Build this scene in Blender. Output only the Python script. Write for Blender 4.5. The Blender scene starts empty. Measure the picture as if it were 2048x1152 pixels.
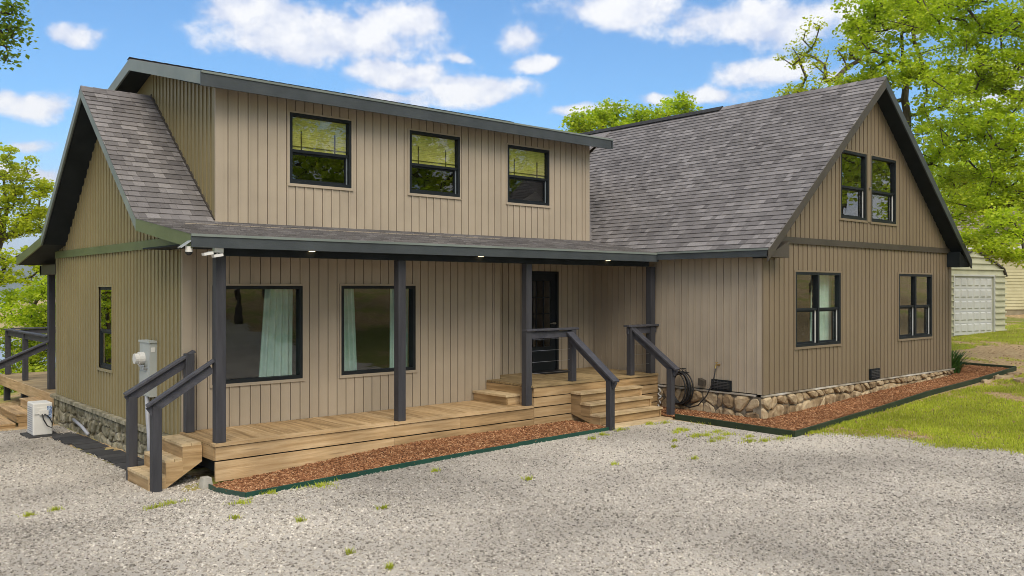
import bpy, math, random
import numpy as np
from mathutils import Vector
random.seed(7); rng = np.random.default_rng(7)
R = math.radians
sc = bpy.context.scene
col = sc.collection
ZC = 2.5                                   # camera height over the drive
YAW = 0.855287                             # angle between the view axis and the porch direction
# ------------------------------------------------------------------ camera, sky, sun, exposure
cd = bpy.data.cameras.new('camera'); cam = bpy.data.objects.new('camera', cd); col.objects.link(cam)
cam.location = (0, 0, ZC); cam.rotation_euler = (R(90), 0, -(math.pi/2 - YAW))
cd.sensor_width = 36; cd.lens = 36*1720.7/2048; cd.shift_y = 1.3/2048
cd.clip_start = .1; cd.clip_end = 12000
sc.camera = cam
sc.view_settings.view_transform = 'Standard'; sc.view_settings.look = 'None'
sc.view_settings.exposure = 1.2; sc.view_settings.gamma = 1; sc.view_settings.use_curve_mapping = False
SUN_EL, SUN_AZ = 48, 205                   # degrees; azimuth clockwise from +Y
sd = bpy.data.lights.new('sun', 'SUN'); sun = bpy.data.objects.new('sun', sd); col.objects.link(sun)
sd.energy = 1.5; sd.angle = R(42); sd.color = (1, .88, .70)
sun.rotation_euler = (R(90-SUN_EL), 0, R(180-SUN_AZ)); sun.location = (-10, -10, 30)
try:
    sc.cycles.max_bounces = 7; sc.cycles.transparent_max_bounces = 12; sc.cycles.caustics_reflective = False
    sc.cycles.caustics_refractive = False; sc.cycles.use_denoising = True; sc.cycles.filter_width = .95; sc.cycles.sample_clamp_indirect = 6
except Exception: pass

F = 1720.7; CY = 577.3; sY, cY = math.sin(YAW), math.cos(YAW)
def P(px, py, w):                          # a place at distance w along the view axis
    r = (px-1024)/F
    return Vector(((r*sY+cY)*w, (-r*cY+sY)*w, (CY-py)/F*w + ZC))

def world():
    w = bpy.data.worlds.new('World'); sc.world = w; w.use_nodes = True
    nt = w.node_tree; nt.nodes.clear(); N = nt.nodes.new; L = nt.links.new
    out = N('ShaderNodeOutputWorld'); bg = N('ShaderNodeBackground'); bg.inputs[1].default_value = .105
    sky = N('ShaderNodeTexSky'); sky.sky_type = 'NISHITA'; sky.sun_disc = False
    sky.sun_elevation = R(SUN_EL); sky.sun_rotation = R(SUN_AZ); sky.air_density = 1.0; sky.dust_density = .6; sky.ozone_density = 3.0
    tc = N('ShaderNodeTexCoord')
    def M(op, a, b=None, c=None, clamp=False):
        n = N('ShaderNodeMath'); n.operation = op; n.use_clamp = clamp
        for i, v in enumerate((a, b, c)):
            if v is None: continue
            if isinstance(v, (int, float)): n.inputs[i].default_value = v
            else: L(v, n.inputs[i])
        return n.outputs[0]
    sep = N('ShaderNodeSeparateXYZ'); L(tc.outputs['Generated'], sep.inputs[0])
    az = M('ARCTAN2', sep.outputs[0], sep.outputs[1]); el = M('ARCSINE', sep.outputs[2])
    comb = N('ShaderNodeCombineXYZ'); L(az, comb.inputs[0]); L(el, comb.inputs[1])
    mp = N('ShaderNodeVectorMath'); mp.operation = 'MULTIPLY'; L(comb.outputs[0], mp.inputs[0]); mp.inputs[1].default_value = (1, 1.2, 1)
    nz = N('ShaderNodeTexNoise'); L(mp.outputs[0], nz.inputs['Vector']); nz.inputs['Scale'].default_value = 13; nz.inputs['Detail'].default_value = 9; nz.inputs['Roughness'].default_value = .62
    nzw = N('ShaderNodeTexNoise'); L(mp.outputs[0], nzw.inputs['Vector']); nzw.inputs['Scale'].default_value = 26; nzw.inputs['Detail'].default_value = 6
    wn = N('ShaderNodeTexNoise'); L(mp.outputs[0], wn.inputs['Vector']); wn.inputs['Scale'].default_value = 9; wn.inputs['Detail'].default_value = 5
    wv = N('ShaderNodeVectorMath'); wv.operation = 'MULTIPLY_ADD'; L(wn.outputs['Color'], wv.inputs[0]); wv.inputs[1].default_value = (.11, .045, 0); wv.inputs[2].default_value = (-.055, -.0225, 0)
    wa = N('ShaderNodeVectorMath'); wa.operation = 'ADD'; L(comb.outputs[0], wa.inputs[0]); L(wv.outputs[0], wa.inputs[1])
    clouds = [(640,80,270,62),(520,25,150,40),(790,45,100,50),(1225,20,170,45),(1040,85,85,36),(1085,124,90,20),(1525,45,165,52),
              (55,200,115,36),(138,74,60,30),(800,150,110,32),(960,174,130,28),(780,190,120,20),(1520,138,115,34),(1435,186,95,28),
              (1305,202,60,18),(1180,222,95,18),(80,288,85,22),(1760,30,130,60),(905,112,50,16),(1640,150,70,40),(60,345,120,22),(1990,170,150,60)]
    acc = None
    for (px, py, rx, ry) in clouds:
        a = math.atan((px-1024)/F); e = math.atan((CY-py)/F*math.cos(a)); a += math.pi/2 - YAW
        k = math.cos(a-(math.pi/2-YAW))**2
        s = N('ShaderNodeVectorMath'); s.operation = 'SUBTRACT'; L(wa.outputs[0], s.inputs[0]); s.inputs[1].default_value = (a, e, 0)
        m = N('ShaderNodeVectorMath'); m.operation = 'MULTIPLY'; L(s.outputs[0], m.inputs[0]); m.inputs[1].default_value = (F/rx/k, F/ry/k**.5, 0)
        l = N('ShaderNodeVectorMath'); l.operation = 'LENGTH'; L(m.outputs[0], l.inputs[0])
        d = M('SUBTRACT', 1.0 if rx > 95 else .75, l.outputs['Value'])
        acc = d if acc is None else M('SMOOTH_MAX', acc, d, .12)
    # outside the view, denser cumulus is added to make the sky light less blue
    gn = N('ShaderNodeTexNoise'); L(mp.outputs[0], gn.inputs['Vector']); gn.inputs['Scale'].default_value = 4.2; gn.inputs['Detail'].default_value = 2
    gen = M('MULTIPLY', M('SUBTRACT', gn.outputs[0], .43), 5.0)
    rel = M('ABSOLUTE', M('SUBTRACT', az, math.pi/2-YAW))
    off = M('MAXIMUM', M('MULTIPLY', M('SUBTRACT', rel, .56), 8, clamp=True), M('MULTIPLY', M('SUBTRACT', el, .35), 8, clamp=True))
    mixo = N('ShaderNodeMix'); L(off, mixo.inputs[0]); L(acc, mixo.inputs[2]); L(gen, mixo.inputs[3])
    mo = N('ShaderNodeVectorMath'); mo.operation = 'ADD'; L(mp.outputs[0], mo.inputs[0]); mo.inputs[1].default_value = (-.012, .03, 0)
    nz2 = N('ShaderNodeTexNoise'); L(mo.outputs[0], nz2.inputs['Vector']); nz2.inputs['Scale'].default_value = 13; nz2.inputs['Detail'].default_value = 9; nz2.inputs['Roughness'].default_value = .62
    puff = M('MULTIPLY', M('SUBTRACT', nz.outputs[0], nz2.outputs[0]), 3.4)
    fld = M('ADD', mixo.outputs[0], M('MULTIPLY', M('SUBTRACT', nz.outputs[0], .5), 2.3))
    ramp = N('ShaderNodeMapRange'); ramp.interpolation_type = 'SMOOTHSTEP'; L(fld, ramp.inputs[0])
    ramp.inputs[1].default_value = -.10; ramp.inputs[2].default_value = .50
    cc = N('ShaderNodeMix'); cc.data_type = 'RGBA'
    core = N('ShaderNodeMapRange'); L(M('ADD', fld, M('ADD', puff, M('MULTIPLY', M('SUBTRACT', nzw.outputs[0], .5), .8))), core.inputs[0]); core.inputs[1].default_value = -.15; core.inputs[2].default_value = 1.05
    L(core.outputs[0], cc.inputs[0]); cc.inputs[6].default_value = (2.9, 3.2, 4.0, 1); cc.inputs[7].default_value = (4.55, 4.55, 4.6, 1)
    # blue of the open sky, a deep clear one
    hue = N('ShaderNodeMix'); hue.data_type = 'RGBA'; hue.blend_type = 'MULTIPLY'; hue.inputs[0].default_value = 1
    L(sky.outputs[0], hue.inputs[6]); hue.inputs[7].default_value = (.41, .64, .77, 1)
    hz = N('ShaderNodeMapRange'); L(el, hz.inputs[0]); hz.inputs[1].default_value = -.02; hz.inputs[2].default_value = .2; hz.inputs[3].default_value = .85; hz.inputs[4].default_value = 0
    hz.interpolation_type = 'SMOOTHSTEP'
    hm = N('ShaderNodeMix'); hm.data_type = 'RGBA'; L(hz.outputs[0], hm.inputs[0]); L(hue.outputs[2], hm.inputs[6]); hm.inputs[7].default_value = (3.1, 3.5, 4.3, 1)
    fin = N('ShaderNodeMix'); fin.data_type = 'RGBA'; L(M('MULTIPLY', ramp.outputs[0], .96), fin.inputs[0]); L(hm.outputs[2], fin.inputs[6]); L(cc.outputs[2], fin.inputs[7])
    L(fin.outputs[2], bg.inputs[0]); L(bg.outputs[0], out.inputs[0])
world()

# ------------------------------------------------------------------ materials
def newmat(name):
    m = bpy.data.materials.new(name); m.use_nodes = True; nt = m.node_tree
    b = nt.nodes['Principled BSDF']; return m, nt, b
def rampset(cr, cols):
    e = cr.color_ramp.elements
    while len(e) > 1: e.remove(e[-1])
    n = len(cols)
    for i, c in enumerate(cols):
        p = i/(n-1) if n > 1 else 0
        if len(c) == 4: p = c[3]
        el = e[0] if i == 0 else e.new(p)
        el.position = p; el.color = (c[0], c[1], c[2], 1)
def nmat(name, cols, scale=5, rough=.7, spec=.3, bump=0, bscale=None, stretch=(1,1,1), island=0, mott=0, mottscale=.6, detail=6, metal=0, lo=.3, hi=.7, transl=None, knots=False):
    """base colour from noise (world position), an optional per-piece random tone and slow mottling; fine bump"""
    m, nt, b = newmat(name); N = nt.nodes.new; L = nt.links.new
    geo = N('ShaderNodeNewGeometry'); oi = N('ShaderNodeObjectInfo')
    off = N('ShaderNodeMath'); off.operation = 'ADD'; L(geo.outputs['Random Per Island'], off.inputs[0]); L(oi.outputs['Random'], off.inputs[1])
    fr = N('ShaderNodeMath'); fr.operation = 'FRACT'; L(off.outputs[0], fr.inputs[0])
    mp = N('ShaderNodeMapping'); L(geo.outputs['Position'], mp.inputs[0]); mp.inputs['Scale'].default_value = stretch
    if island:
        cm = N('ShaderNodeCombineXYZ'); mu = N('ShaderNodeMath'); mu.operation = 'MULTIPLY'; mu.inputs[1].default_value = 37; L(fr.outputs[0], mu.inputs[0])
        for i in range(3): L(mu.outputs[0], cm.inputs[i])
        L(cm.outputs[0], mp.inputs['Location'])
    nz = N('ShaderNodeTexNoise'); L(mp.outputs[0], nz.inputs['Vector']); nz.inputs['Scale'].default_value = scale; nz.inputs['Detail'].default_value = detail
    mr = N('ShaderNodeMapRange'); L(nz.outputs[0], mr.inputs[0]); mr.inputs[1].default_value = lo; mr.inputs[2].default_value = hi
    v = mr.outputs[0]
    if island:
        mx = N('ShaderNodeMix'); mx.inputs[0].default_value = island; L(v, mx.inputs[2]); L(fr.outputs[0], mx.inputs[3]); v = mx.outputs[0]
    cr = N('ShaderNodeValToRGB'); rampset(cr, cols); L(v, cr.inputs[0]); c = cr.outputs[0]
    if mott:
        n2 = N('ShaderNodeTexNoise'); L(geo.outputs['Position'], n2.inputs['Vector']); n2.inputs['Scale'].default_value = mottscale; n2.inputs['Detail'].default_value = 4
        m2 = N('ShaderNodeMapRange'); L(n2.outputs[0], m2.inputs[0]); m2.inputs[1].default_value = .3; m2.inputs[2].default_value = .7
        m2.inputs[3].default_value = 1-mott; m2.inputs[4].default_value = 1+mott
        mm = N('ShaderNodeVectorMath'); mm.operation = 'SCALE'; L(c, mm.inputs[0]); L(m2.outputs[0], mm.inputs['Scale']); c = mm.outputs[0]
    if knots:
        vm = N('ShaderNodeVectorMath'); vm.operation = 'MULTIPLY'; L(mp.outputs[0], vm.inputs[0]); vm.inputs[1].default_value = (1,1,1)
        vo = N('ShaderNodeTexVoronoi'); L(vm.outputs[0], vo.inputs['Vector']); vo.inputs['Scale'].default_value = 1.15
        kr = N('ShaderNodeMapRange'); L(vo.outputs['Distance'], kr.inputs[0]); kr.inputs[1].default_value = .03; kr.inputs[2].default_value = .13; kr.inputs[3].default_value = .35; kr.inputs[4].default_value = 1
        km = N('ShaderNodeVectorMath'); km.operation = 'SCALE'; L(c, km.inputs[0]); L(kr.outputs[0], km.inputs['Scale']); c = km.outputs[0]
    L(c, b.inputs['Base Color']); b.inputs['Roughness'].default_value = rough; b.inputs['Specular IOR Level'].default_value = spec; b.inputs['Metallic'].default_value = metal
    if bump:
        nb = N('ShaderNodeTexNoise'); L(mp.outputs[0], nb.inputs['Vector']); nb.inputs['Scale'].default_value = bscale or scale*3; nb.inputs['Detail'].default_value = 5
        bp = N('ShaderNodeBump'); bp.inputs['Strength'].default_value = min(1, bump); bp.inputs['Distance'].default_value = .01; L(nb.outputs[0], bp.inputs['Height']); L(bp.outputs[0], b.inputs['Normal'])
    if transl:
        tr = N('ShaderNodeBsdfTranslucent'); ts = N('ShaderNodeVectorMath'); ts.operation = 'MULTIPLY'; L(c, ts.inputs[0]); ts.inputs[1].default_value = transl; L(ts.outputs[0], tr.inputs[0])
        ad = N('ShaderNodeMixShader'); ad.inputs[0].default_value = .5; L(b.outputs[0], ad.inputs[1]); L(tr.outputs[0], ad.inputs[2])
        L(ad.outputs[0], nt.nodes['Material Output'].inputs[0])
    return m
def glassmat(name, tint=(.94,.96,.95), mult=2.2, rough=0.0):
    m, nt, b = newmat(name); N = nt.nodes.new; L = nt.links.new; nt.nodes.remove(b)
    fr = N('ShaderNodeFresnel'); fr.inputs[0].default_value = 1.52
    mu = N('ShaderNodeMath'); mu.operation = 'MULTIPLY'; mu.inputs[1].default_value = mult; mu.use_clamp = True; L(fr.outputs[0], mu.inputs[0])
    t = N('ShaderNodeBsdfTransparent'); t.inputs[0].default_value = (*tint, 1)
    g = N('ShaderNodeBsdfGlossy'); g.inputs['Roughness'].default_value = rough; g.inputs[0].default_value = (.95,.97,.95,1)
    nz = N('ShaderNodeTexNoise'); nz.inputs['Scale'].default_value = 2.2; geo = N('ShaderNodeNewGeometry'); L(geo.outputs['Position'], nz.inputs['Vector'])
    bp = N('ShaderNodeBump'); bp.inputs['Strength'].default_value = .06; bp.inputs['Distance'].default_value = .02; L(nz.outputs[0], bp.inputs['Height']); L(bp.outputs[0], g.inputs['Normal'])
    mx = N('ShaderNodeMixShader'); L(mu.outputs[0], mx.inputs[0]); L(t.outputs[0], mx.inputs[1]); L(g.outputs[0], mx.inputs[2]); L(mx.outputs[0], nt.nodes['Material Output'].inputs[0])
    bf = N('ShaderNodeMath'); bf.operation = 'SUBTRACT'; bf.inputs[0].default_value = 1; L(geo.outputs['Backfacing'], bf.inputs[1])   # the pane reflects once, at its outer face
    m2 = N('ShaderNodeMath'); m2.operation = 'MULTIPLY'; L(mu.outputs[0], m2.inputs[0]); L(bf.outputs[0], m2.inputs[1]); L(m2.outputs[0], mx.inputs[0])
    return m
def emat(name, c, s):
    m, nt, b = newmat(name); b.inputs['Emission Color'].default_value = (*c, 1); b.inputs['Emission Strength'].default_value = s; b.inputs['Base Color'].default_value = (*c, 1); return m
def g3(r, g, b_, k): return (r*k, g*k, b_*k)
MT = {}
T = (.40, .333, .252)
MT['siding'] = nmat('taupe_metal_siding', [g3(*T,.94), g3(*T,1.06)], 2.2, .42, .4, .12, 60, (1,1,.12), island=.45, mott=.09, mottscale=1.3)
O_ = (.262, .216, .112)  # house taupe with green light off the foliage mixed into the colour
MT['siding_olive'] = nmat('green_bounce_taupe_siding', [g3(*O_,.93), g3(*O_,1.07)], 2.2, .42, .4, .12, 60, (1,1,.12), island=.4, mott=.08)
G_ = (.205, .158, .105)  # house taupe darkened: tree shade on the wing gable is in the colour
MT['siding_gable_shade'] = nmat('tree_shade_taupe_siding', [g3(*G_,.93), g3(*G_,1.07)], 2.2, .45, .35, .12, 60, (1,1,.12), island=.4, mott=.06)
MT['fascia'] = nmat('slate_fascia_paint', [(.040,.048,.053), (.058,.067,.072)], 3, .5, .4, .25, 50, (1,1,1), mott=.1)
MT['rake'] = nmat('sky_lit_rake_paint', [(.15,.18,.165), (.20,.225,.205)], 2, .45, .4, .2, 40, mott=.15)  # pale trim: sky light on the rakes is put into the colour
MT['rake_green_bounce'] = nmat('green_bounce_trim_paint', [(.10,.125,.05), (.14,.165,.075)], 2, .5, .4, .2, 40, mott=.12)  # trim with the green reflected light of the left side in its colour
MT['trimbrown'] = nmat('dark_bronze_trim', [(.05,.042,.033), (.07,.058,.045)], 2, .5, .4, .15, 40)
MT['soffit'] = nmat('dark_soffit_paint', [(.010,.014,.016), (.018,.023,.026)], 3, .7, .2, .3, 30)
MT['post'] = nmat('charcoal_stained_post', [(.032,.032,.038), (.060,.060,.068)], 4, .6, .3, .5, 26, (3,3,.35), island=.25, mott=.12)
MT['railx'] = nmat('charcoal_stained_rail', [(.042,.043,.055), (.08,.08,.092)], 4, .6, .3, .5, 26, (2,2,3), island=.25, mott=.15, mottscale=3)
WC = [(.19,.122,.055), (.41,.275,.14), (.59,.43,.25)]
MT['woodx'] = nmat('pine_board_along_porch', WC, 3, .65, .25, .35, 16, (.5,7,7), island=.42, knots=True, mott=.22, mottscale=1.1)
MT['woody'] = nmat('pine_board_across_porch', WC, 3, .65, .25, .35, 16, (7,.5,7), island=.42, knots=True, mott=.22, mottscale=1.1)
MT['tread'] = nmat('top_lit_weathered_pine', [(.30,.21,.11), (.50,.38,.225), (.68,.54,.34)], 3, .65, .25, .35, 16, (1.5,4,7), island=.4, mott=.18, mottscale=1.5)  # weathered pine, made paler: light on the tread tops is in the colour
MT['woodgrey'] = nmat('weathered_pine', [(.15,.105,.05), (.33,.24,.125), (.48,.36,.2)], 3, .7, .2, .4, 16, (.6,7,7), island=.4, mott=.22, mottscale=1.4)
MT['shingle'] = nmat('asphalt_shingle', [(.115,.106,.105,0), (.17,.158,.155,.28), (.205,.19,.187,.7), (.295,.276,.27,1)], 30, .92, .15, .8, 160, island=.8, mott=.12, mottscale=.9)
MT['underlay'] = nmat('roof_underlay', [(.03,.03,.032), (.05,.05,.052)], 9, .95, .1)
MT['frame'] = nmat('black_window_frame', [(.008,.011,.013), (.013,.017,.020)], 3, .55, .25)
MT['white'] = nmat('white_vinyl', [(.62,.62,.6), (.72,.72,.7)], 3, .4, .4)
MT['trackgrey'] = nmat('blue_grey_vinyl', [(.16,.19,.21), (.2,.23,.25)], 3, .4, .4)
MT['glass'] = glassmat('window_glass')
MT['drywall'] = nmat('shade_dark_interior_wall', [(.030,.025,.020), (.045,.038,.03)], 2, .9, .1)  # near black: shade in siding grooves and rooms is put into the colour
MT['floorin'] = nmat('interior_floor', [(.08,.05,.03), (.14,.09,.05)], 2, .5, .3, stretch=(1,8,1))
MT['curtain'] = nmat('sea_green_curtain', [(.40,.56,.50), (.54,.70,.63)], 5, .85, .1, .2, 80, mott=.1)
MT['bamboo'] = nmat('woven_shade', [(.34,.31,.07), (.62,.57,.17), (.46,.41,.10)], 8, .8, .1, .6, 30, (1,1,22), mott=.18, mottscale=4)
MT['bamboodark'] = nmat('woven_shade_cord', [(.05,.035,.015), (.08,.055,.02)], 8, .8)
MT['stone'] = nmat('field_stone', [(.09,.06,.035,0), (.27,.19,.11,.3), (.47,.37,.24,.55), (.33,.235,.135,.8), (.17,.135,.105,1)], 9, .85, .2, 1, 22, island=.6, mott=.15, mottscale=2)
MT['stonemoss'] = nmat('rough_grey_stone', [(.09,.085,.055,0), (.20,.18,.12,.4), (.36,.33,.25,.8), (.27,.26,.22,1)], 9, .9, .15, 1, 26, island=.35, mott=.3, mottscale=4)
MT['mortar'] = nmat('pale_mortar', [(.09,.07,.045), (.30,.26,.20)], 6, .9, .1, .7, 30, mott=.15)
MT['ledge'] = nmat('white_mortar_ledge', [(.17,.13,.09), (.38,.34,.28), (.6,.58,.54)], 2.2, .9, .1, .7, 30, mott=.15)
MT['mulch'] = nmat('red_bark_mulch', [(.07,.032,.018,0), (.22,.095,.045,.38), (.38,.185,.088,.7), (.66,.43,.25,1)], 12, .9, .1, .6, 60, island=.75, mott=.15)
MT['edging'] = nmat('green_metal_edging', [(.008,.05,.035), (.014,.075,.05)], 3, .5, .4)
MT['edgingdark'] = nmat('dark_green_edging', [(.02,.035,.018), (.04,.055,.03)], 3, .7, .2, .3, 20)
MT['gravel'] = nmat('pale_crushed_stone', [(.11,.10,.088,0), (.28,.253,.222,.2), (.46,.42,.365,.58), (.58,.53,.465,.85), (.74,.70,.63,1)], 60, .9, .15, .4, 160, island=.85, mott=.26, mottscale=.38)
MT['slab'] = nmat('dark_slate', [(.03,.03,.032), (.075,.073,.072)], 4, .8, .2, .5, 20, island=.5)
MT['concrete'] = nmat('concrete', [(.36,.34,.30), (.48,.46,.41)], 8, .9, .1, .6, 40)
MT['meter'] = nmat('grey_meter_paint', [(.36,.385,.37), (.43,.455,.44)], 3, .5, .4, mott=.05)
MT['conduit'] = nmat('grey_plastic_pipe', [(.30,.31,.35), (.37,.38,.42)], 3, .5, .4)
MT['acwhite'] = nmat('off_white_appliance', [(.62,.61,.58), (.70,.69,.66)], 3, .45, .4, mott=.05)
MT['black'] = nmat('black_rubber', [(.010,.010,.011), (.018,.018,.019)], 6, .5, .4)
MT['bluelabel'] = nmat('blue_sticker', [(.12,.17,.32), (.4,.5,.65)], 45, .5, lo=.45, hi=.55)
MT['solar'] = nmat('solar_panel', [(.30,.33,.36), (.40,.43,.46)], 3, .2, .6)
MT['steel'] = nmat('brushed_steel', [(.5,.5,.5), (.6,.6,.6)], 3, .3, .5, metal=1)
MT['brass'] = nmat('brass_fitting', [(.5,.35,.12), (.6,.42,.16)], 3, .35, .5, metal=1)
MT['lamp'] = emat('warm_lamp_lens', (1, .70, .38), 1.7)
MT['bark'] = nmat('grey_bark', [(.07,.055,.042), (.15,.125,.10)], 6, .95, .1, 1, 14, (3,3,.8), mott=.2)
def leafmat(n, a, b, c, tr=(1.6,1.7,.9)): return nmat(n, [(*a,0), (*b,.5), (*c,1)], 1.1, .5, .3, 0, island=.5, transl=tr, mott=.25, mottscale=.8, lo=.25, hi=.75)
MT['leafbright'] = leafmat('spring_leaf', (.19,.27,.016), (.38,.46,.03), (.60,.62,.07))
MT['leafyellow'] = leafmat('yellow_green_leaf', (.22,.27,.014), (.42,.46,.03), (.62,.60,.06))
MT['leafdark'] = leafmat('oak_leaf', (.08,.14,.016), (.18,.26,.03), (.32,.37,.05))
MT['grass'] = leafmat('grass_blade', (.26,.32,.03), (.48,.54,.05), (.70,.66,.15), (1.1,1.1,.9))
MT['litter'] = nmat('dry_leaf', [(.14,.08,.04), (.34,.21,.11), (.55,.38,.22)], 3, .8, .2, island=.9)
MT['iris'] = leafmat('sword_leaf', (.03,.09,.015), (.07,.16,.03), (.12,.24,.05), (1,1,.8))
MT['metalcream'] = nmat('cream_ribbed_steel', [(.42,.42,.30), (.50,.50,.37)], 2, .45, .4, mott=.08)
MT['doorwhite'] = nmat('white_garage_door', [(.42,.43,.42), (.50,.51,.50)], 2, .45, .4, mott=.06)
MT['cream'] = nmat('cream_vinyl_siding', [(.47,.43,.26), (.54,.50,.32)], 2, .6, .3, mott=.05)
MT['block'] = nmat('painted_block', [(.24,.21,.14), (.32,.28,.2)], 3, .9, .1, .5, 20, mott=.25)
MT['neighroof'] = nmat('pale_brown_shingle', [(.22,.19,.15), (.33,.29,.24)], 12, .9, .1, .5, 40, (1,1,4))
MT['water'] = nmat('lake_water', [(.20,.24,.27), (.26,.30,.33)], .02, .25, .5)
MT['hill'] = nmat('far_wooded_hill', [(.05,.08,.04), (.08,.11,.06)], .02, .95, .1)

# ------------------------------------------------------------------ mesh helpers
WORLD = {}
def wloc(o): return WORLD.get(o.name, Vector((0,0,0)))
class MB:
    def __init__(s): s.v = []; s.f = []; s.m = []
    def poly(s, pts, faces, mi=0):
        n = len(s.v); s.v += [tuple(p) for p in pts]; s.f += [tuple(i+n for i in f) for f in faces]; s.m += [mi]*len(faces); return s
    def prism(s, poly, fr, d0, d1, mi=0):
        """2-D polygon (u, v) in frame (O, U, V, N), between offsets d0 and d1 along N"""
        O, U, V, Nn = fr; n = len(poly)
        if n < 3: return s
        pts = [O+U*u+V*v+Nn*d0 for u, v in poly] + [O+U*u+V*v+Nn*d1 for u, v in poly]
        fs = [tuple(range(n))[::-1], tuple(range(n, 2*n))] + [(i, (i+1) % n, (i+1) % n+n, i+n) for i in range(n)]
        ar = sum(poly[i][0]*poly[(i+1) % n][1]-poly[(i+1) % n][0]*poly[i][1] for i in range(n))
        if (U.cross(V).dot(Nn) < 0) ^ (ar < 0) ^ (d1 < d0): fs = [f[::-1] for f in fs]
        return s.poly(pts, fs, mi)
    def box(s, x0, x1, y0, y1, z0, z1, mi=0):
        pts = [(x, y, z) for z in (z0, z1) for y in (y0, y1) for x in (x0, x1)]
        return s.poly(pts, [(0,2,3,1),(4,5,7,6),(0,1,5,4),(2,6,7,3),(0,4,6,2),(1,3,7,5)], mi)
    def bar(s, a, b, w, h, up=(0,0,1), mi=0):
        a = Vector(a); b = Vector(b); d = (b-a).normalized(); side = d.cross(Vector(up)).normalized(); u = side.cross(d).normalized()
        pts = [p+side*(sx*w/2)+u*(sz*h/2) for p in (a, b) for sx, sz in ((-1,-1),(1,-1),(1,1),(-1,1))]
        return s.poly(pts, [(3,2,1,0),(4,5,6,7),(0,1,5,4),(1,2,6,5),(2,3,7,6),(3,0,4,7)], mi)
    def tube(s, path, rad, n=8, cap=True, mi=0):
        path = [Vector(p) for p in path]; rads = rad if hasattr(rad, '__len__') else [rad]*len(path)
        rings = []; prev = None
        for i, p in enumerate(path):
            d = (path[min(i+1, len(path)-1)]-path[max(i-1, 0)]).normalized()
            if prev is None: a = d.orthogonal().normalized()
            else:
                a = prev - d*prev.dot(d); a = a.normalized() if a.length > 1e-6 else d.orthogonal().normalized()
            prev = a; b = d.cross(a)
            rings.append([p+(a*math.cos(t)+b*math.sin(t))*rads[i] for t in [2*math.pi*k/n for k in range(n)]])
        pts = [q for r_ in rings for q in r_]; fs = []
        for i in range(len(path)-1):
            for k in range(n): fs.append((i*n+k, i*n+(k+1) % n, (i+1)*n+(k+1) % n, (i+1)*n+k))
        if cap: fs += [tuple(range(n))[::-1], tuple(range((len(path)-1)*n, len(path)*n))]
        return s.poly(pts, fs, mi)
    def build(s, name, mats, parent=None, smooth=False, origin=None):
        if not s.v: return None
        if not isinstance(mats, (list, tuple)): mats = [mats]
        vs = np.array([tuple(v) for v in s.v], dtype=float)
        lo, hi = vs.min(0), vs.max(0)
        o = Vector(origin) if origin is not None else Vector(((lo[0]+hi[0])/2, (lo[1]+hi[1])/2, lo[2]))
        me = bpy.data.meshes.new(name); me.from_pydata([tuple(v) for v in (vs-np.array(o))], [], s.f)
        for m in mats: me.materials.append(MT[m] if isinstance(m, str) else m)
        if len(mats) > 1: me.polygons.foreach_set('material_index', s.m)
        if smooth: me.polygons.foreach_set('use_smooth', [True]*len(me.polygons))
        me.update()
        ob = bpy.data.objects.new(name, me); col.objects.link(ob)
        if parent is not None: ob.parent = parent; ob.location = o - wloc(parent)
        else: ob.location = o
        WORLD[ob.name] = o
        return ob
def npmesh(name, verts, nper, faces_local, mat, parent=None, smooth=False, face_sizes=None):
    """verts (N, nper, 3) with the same local triangle list for each piece, one object"""
    N_ = verts.shape[0]; v = verts.reshape(-1, 3); fl = np.array(faces_local)
    o = np.array([v[:,0].mean(), v[:,1].mean(), v[:,2].min()]); v = v-o
    f = (fl[None] + (np.arange(N_)*nper)[:, None, None]).reshape(-1, 3)
    me = bpy.data.meshes.new(name); me.vertices.add(len(v)); me.vertices.foreach_set('co', v.astype(np.float32).ravel())
    me.loops.add(f.size); me.loops.foreach_set('vertex_index', f.astype(np.int32).ravel())
    me.polygons.add(len(f)); me.polygons.foreach_set('loop_start', np.arange(0, f.size, 3, dtype=np.int32))
    try: me.polygons.foreach_set('loop_total', np.full(len(f), 3, dtype=np.int32))
    except Exception: pass
    me.polygons.foreach_set('use_smooth', np.full(len(f), smooth))
    me.materials.append(MT[mat]); me.update(calc_edges=True)
    ob = bpy.data.objects.new(name, me); col.objects.link(ob); o = Vector(o)
    if parent is not None: ob.parent = parent; ob.location = o-wloc(parent)
    else: ob.location = o
    WORLD[ob.name] = o
    return ob
def tag(o, label=None, cat=None, group=None, kind=None):
    for k, v in (('label', label), ('category', cat), ('group', group), ('kind', kind)):
        if v: o[k] = v
    return o
def thing(name, label, cat, loc, group=None):
    o = bpy.data.objects.new(name, None); o.empty_display_size = .2; col.objects.link(o); o.location = loc; WORLD[o.name] = Vector(loc)
    return tag(o, label, cat, group)
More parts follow.
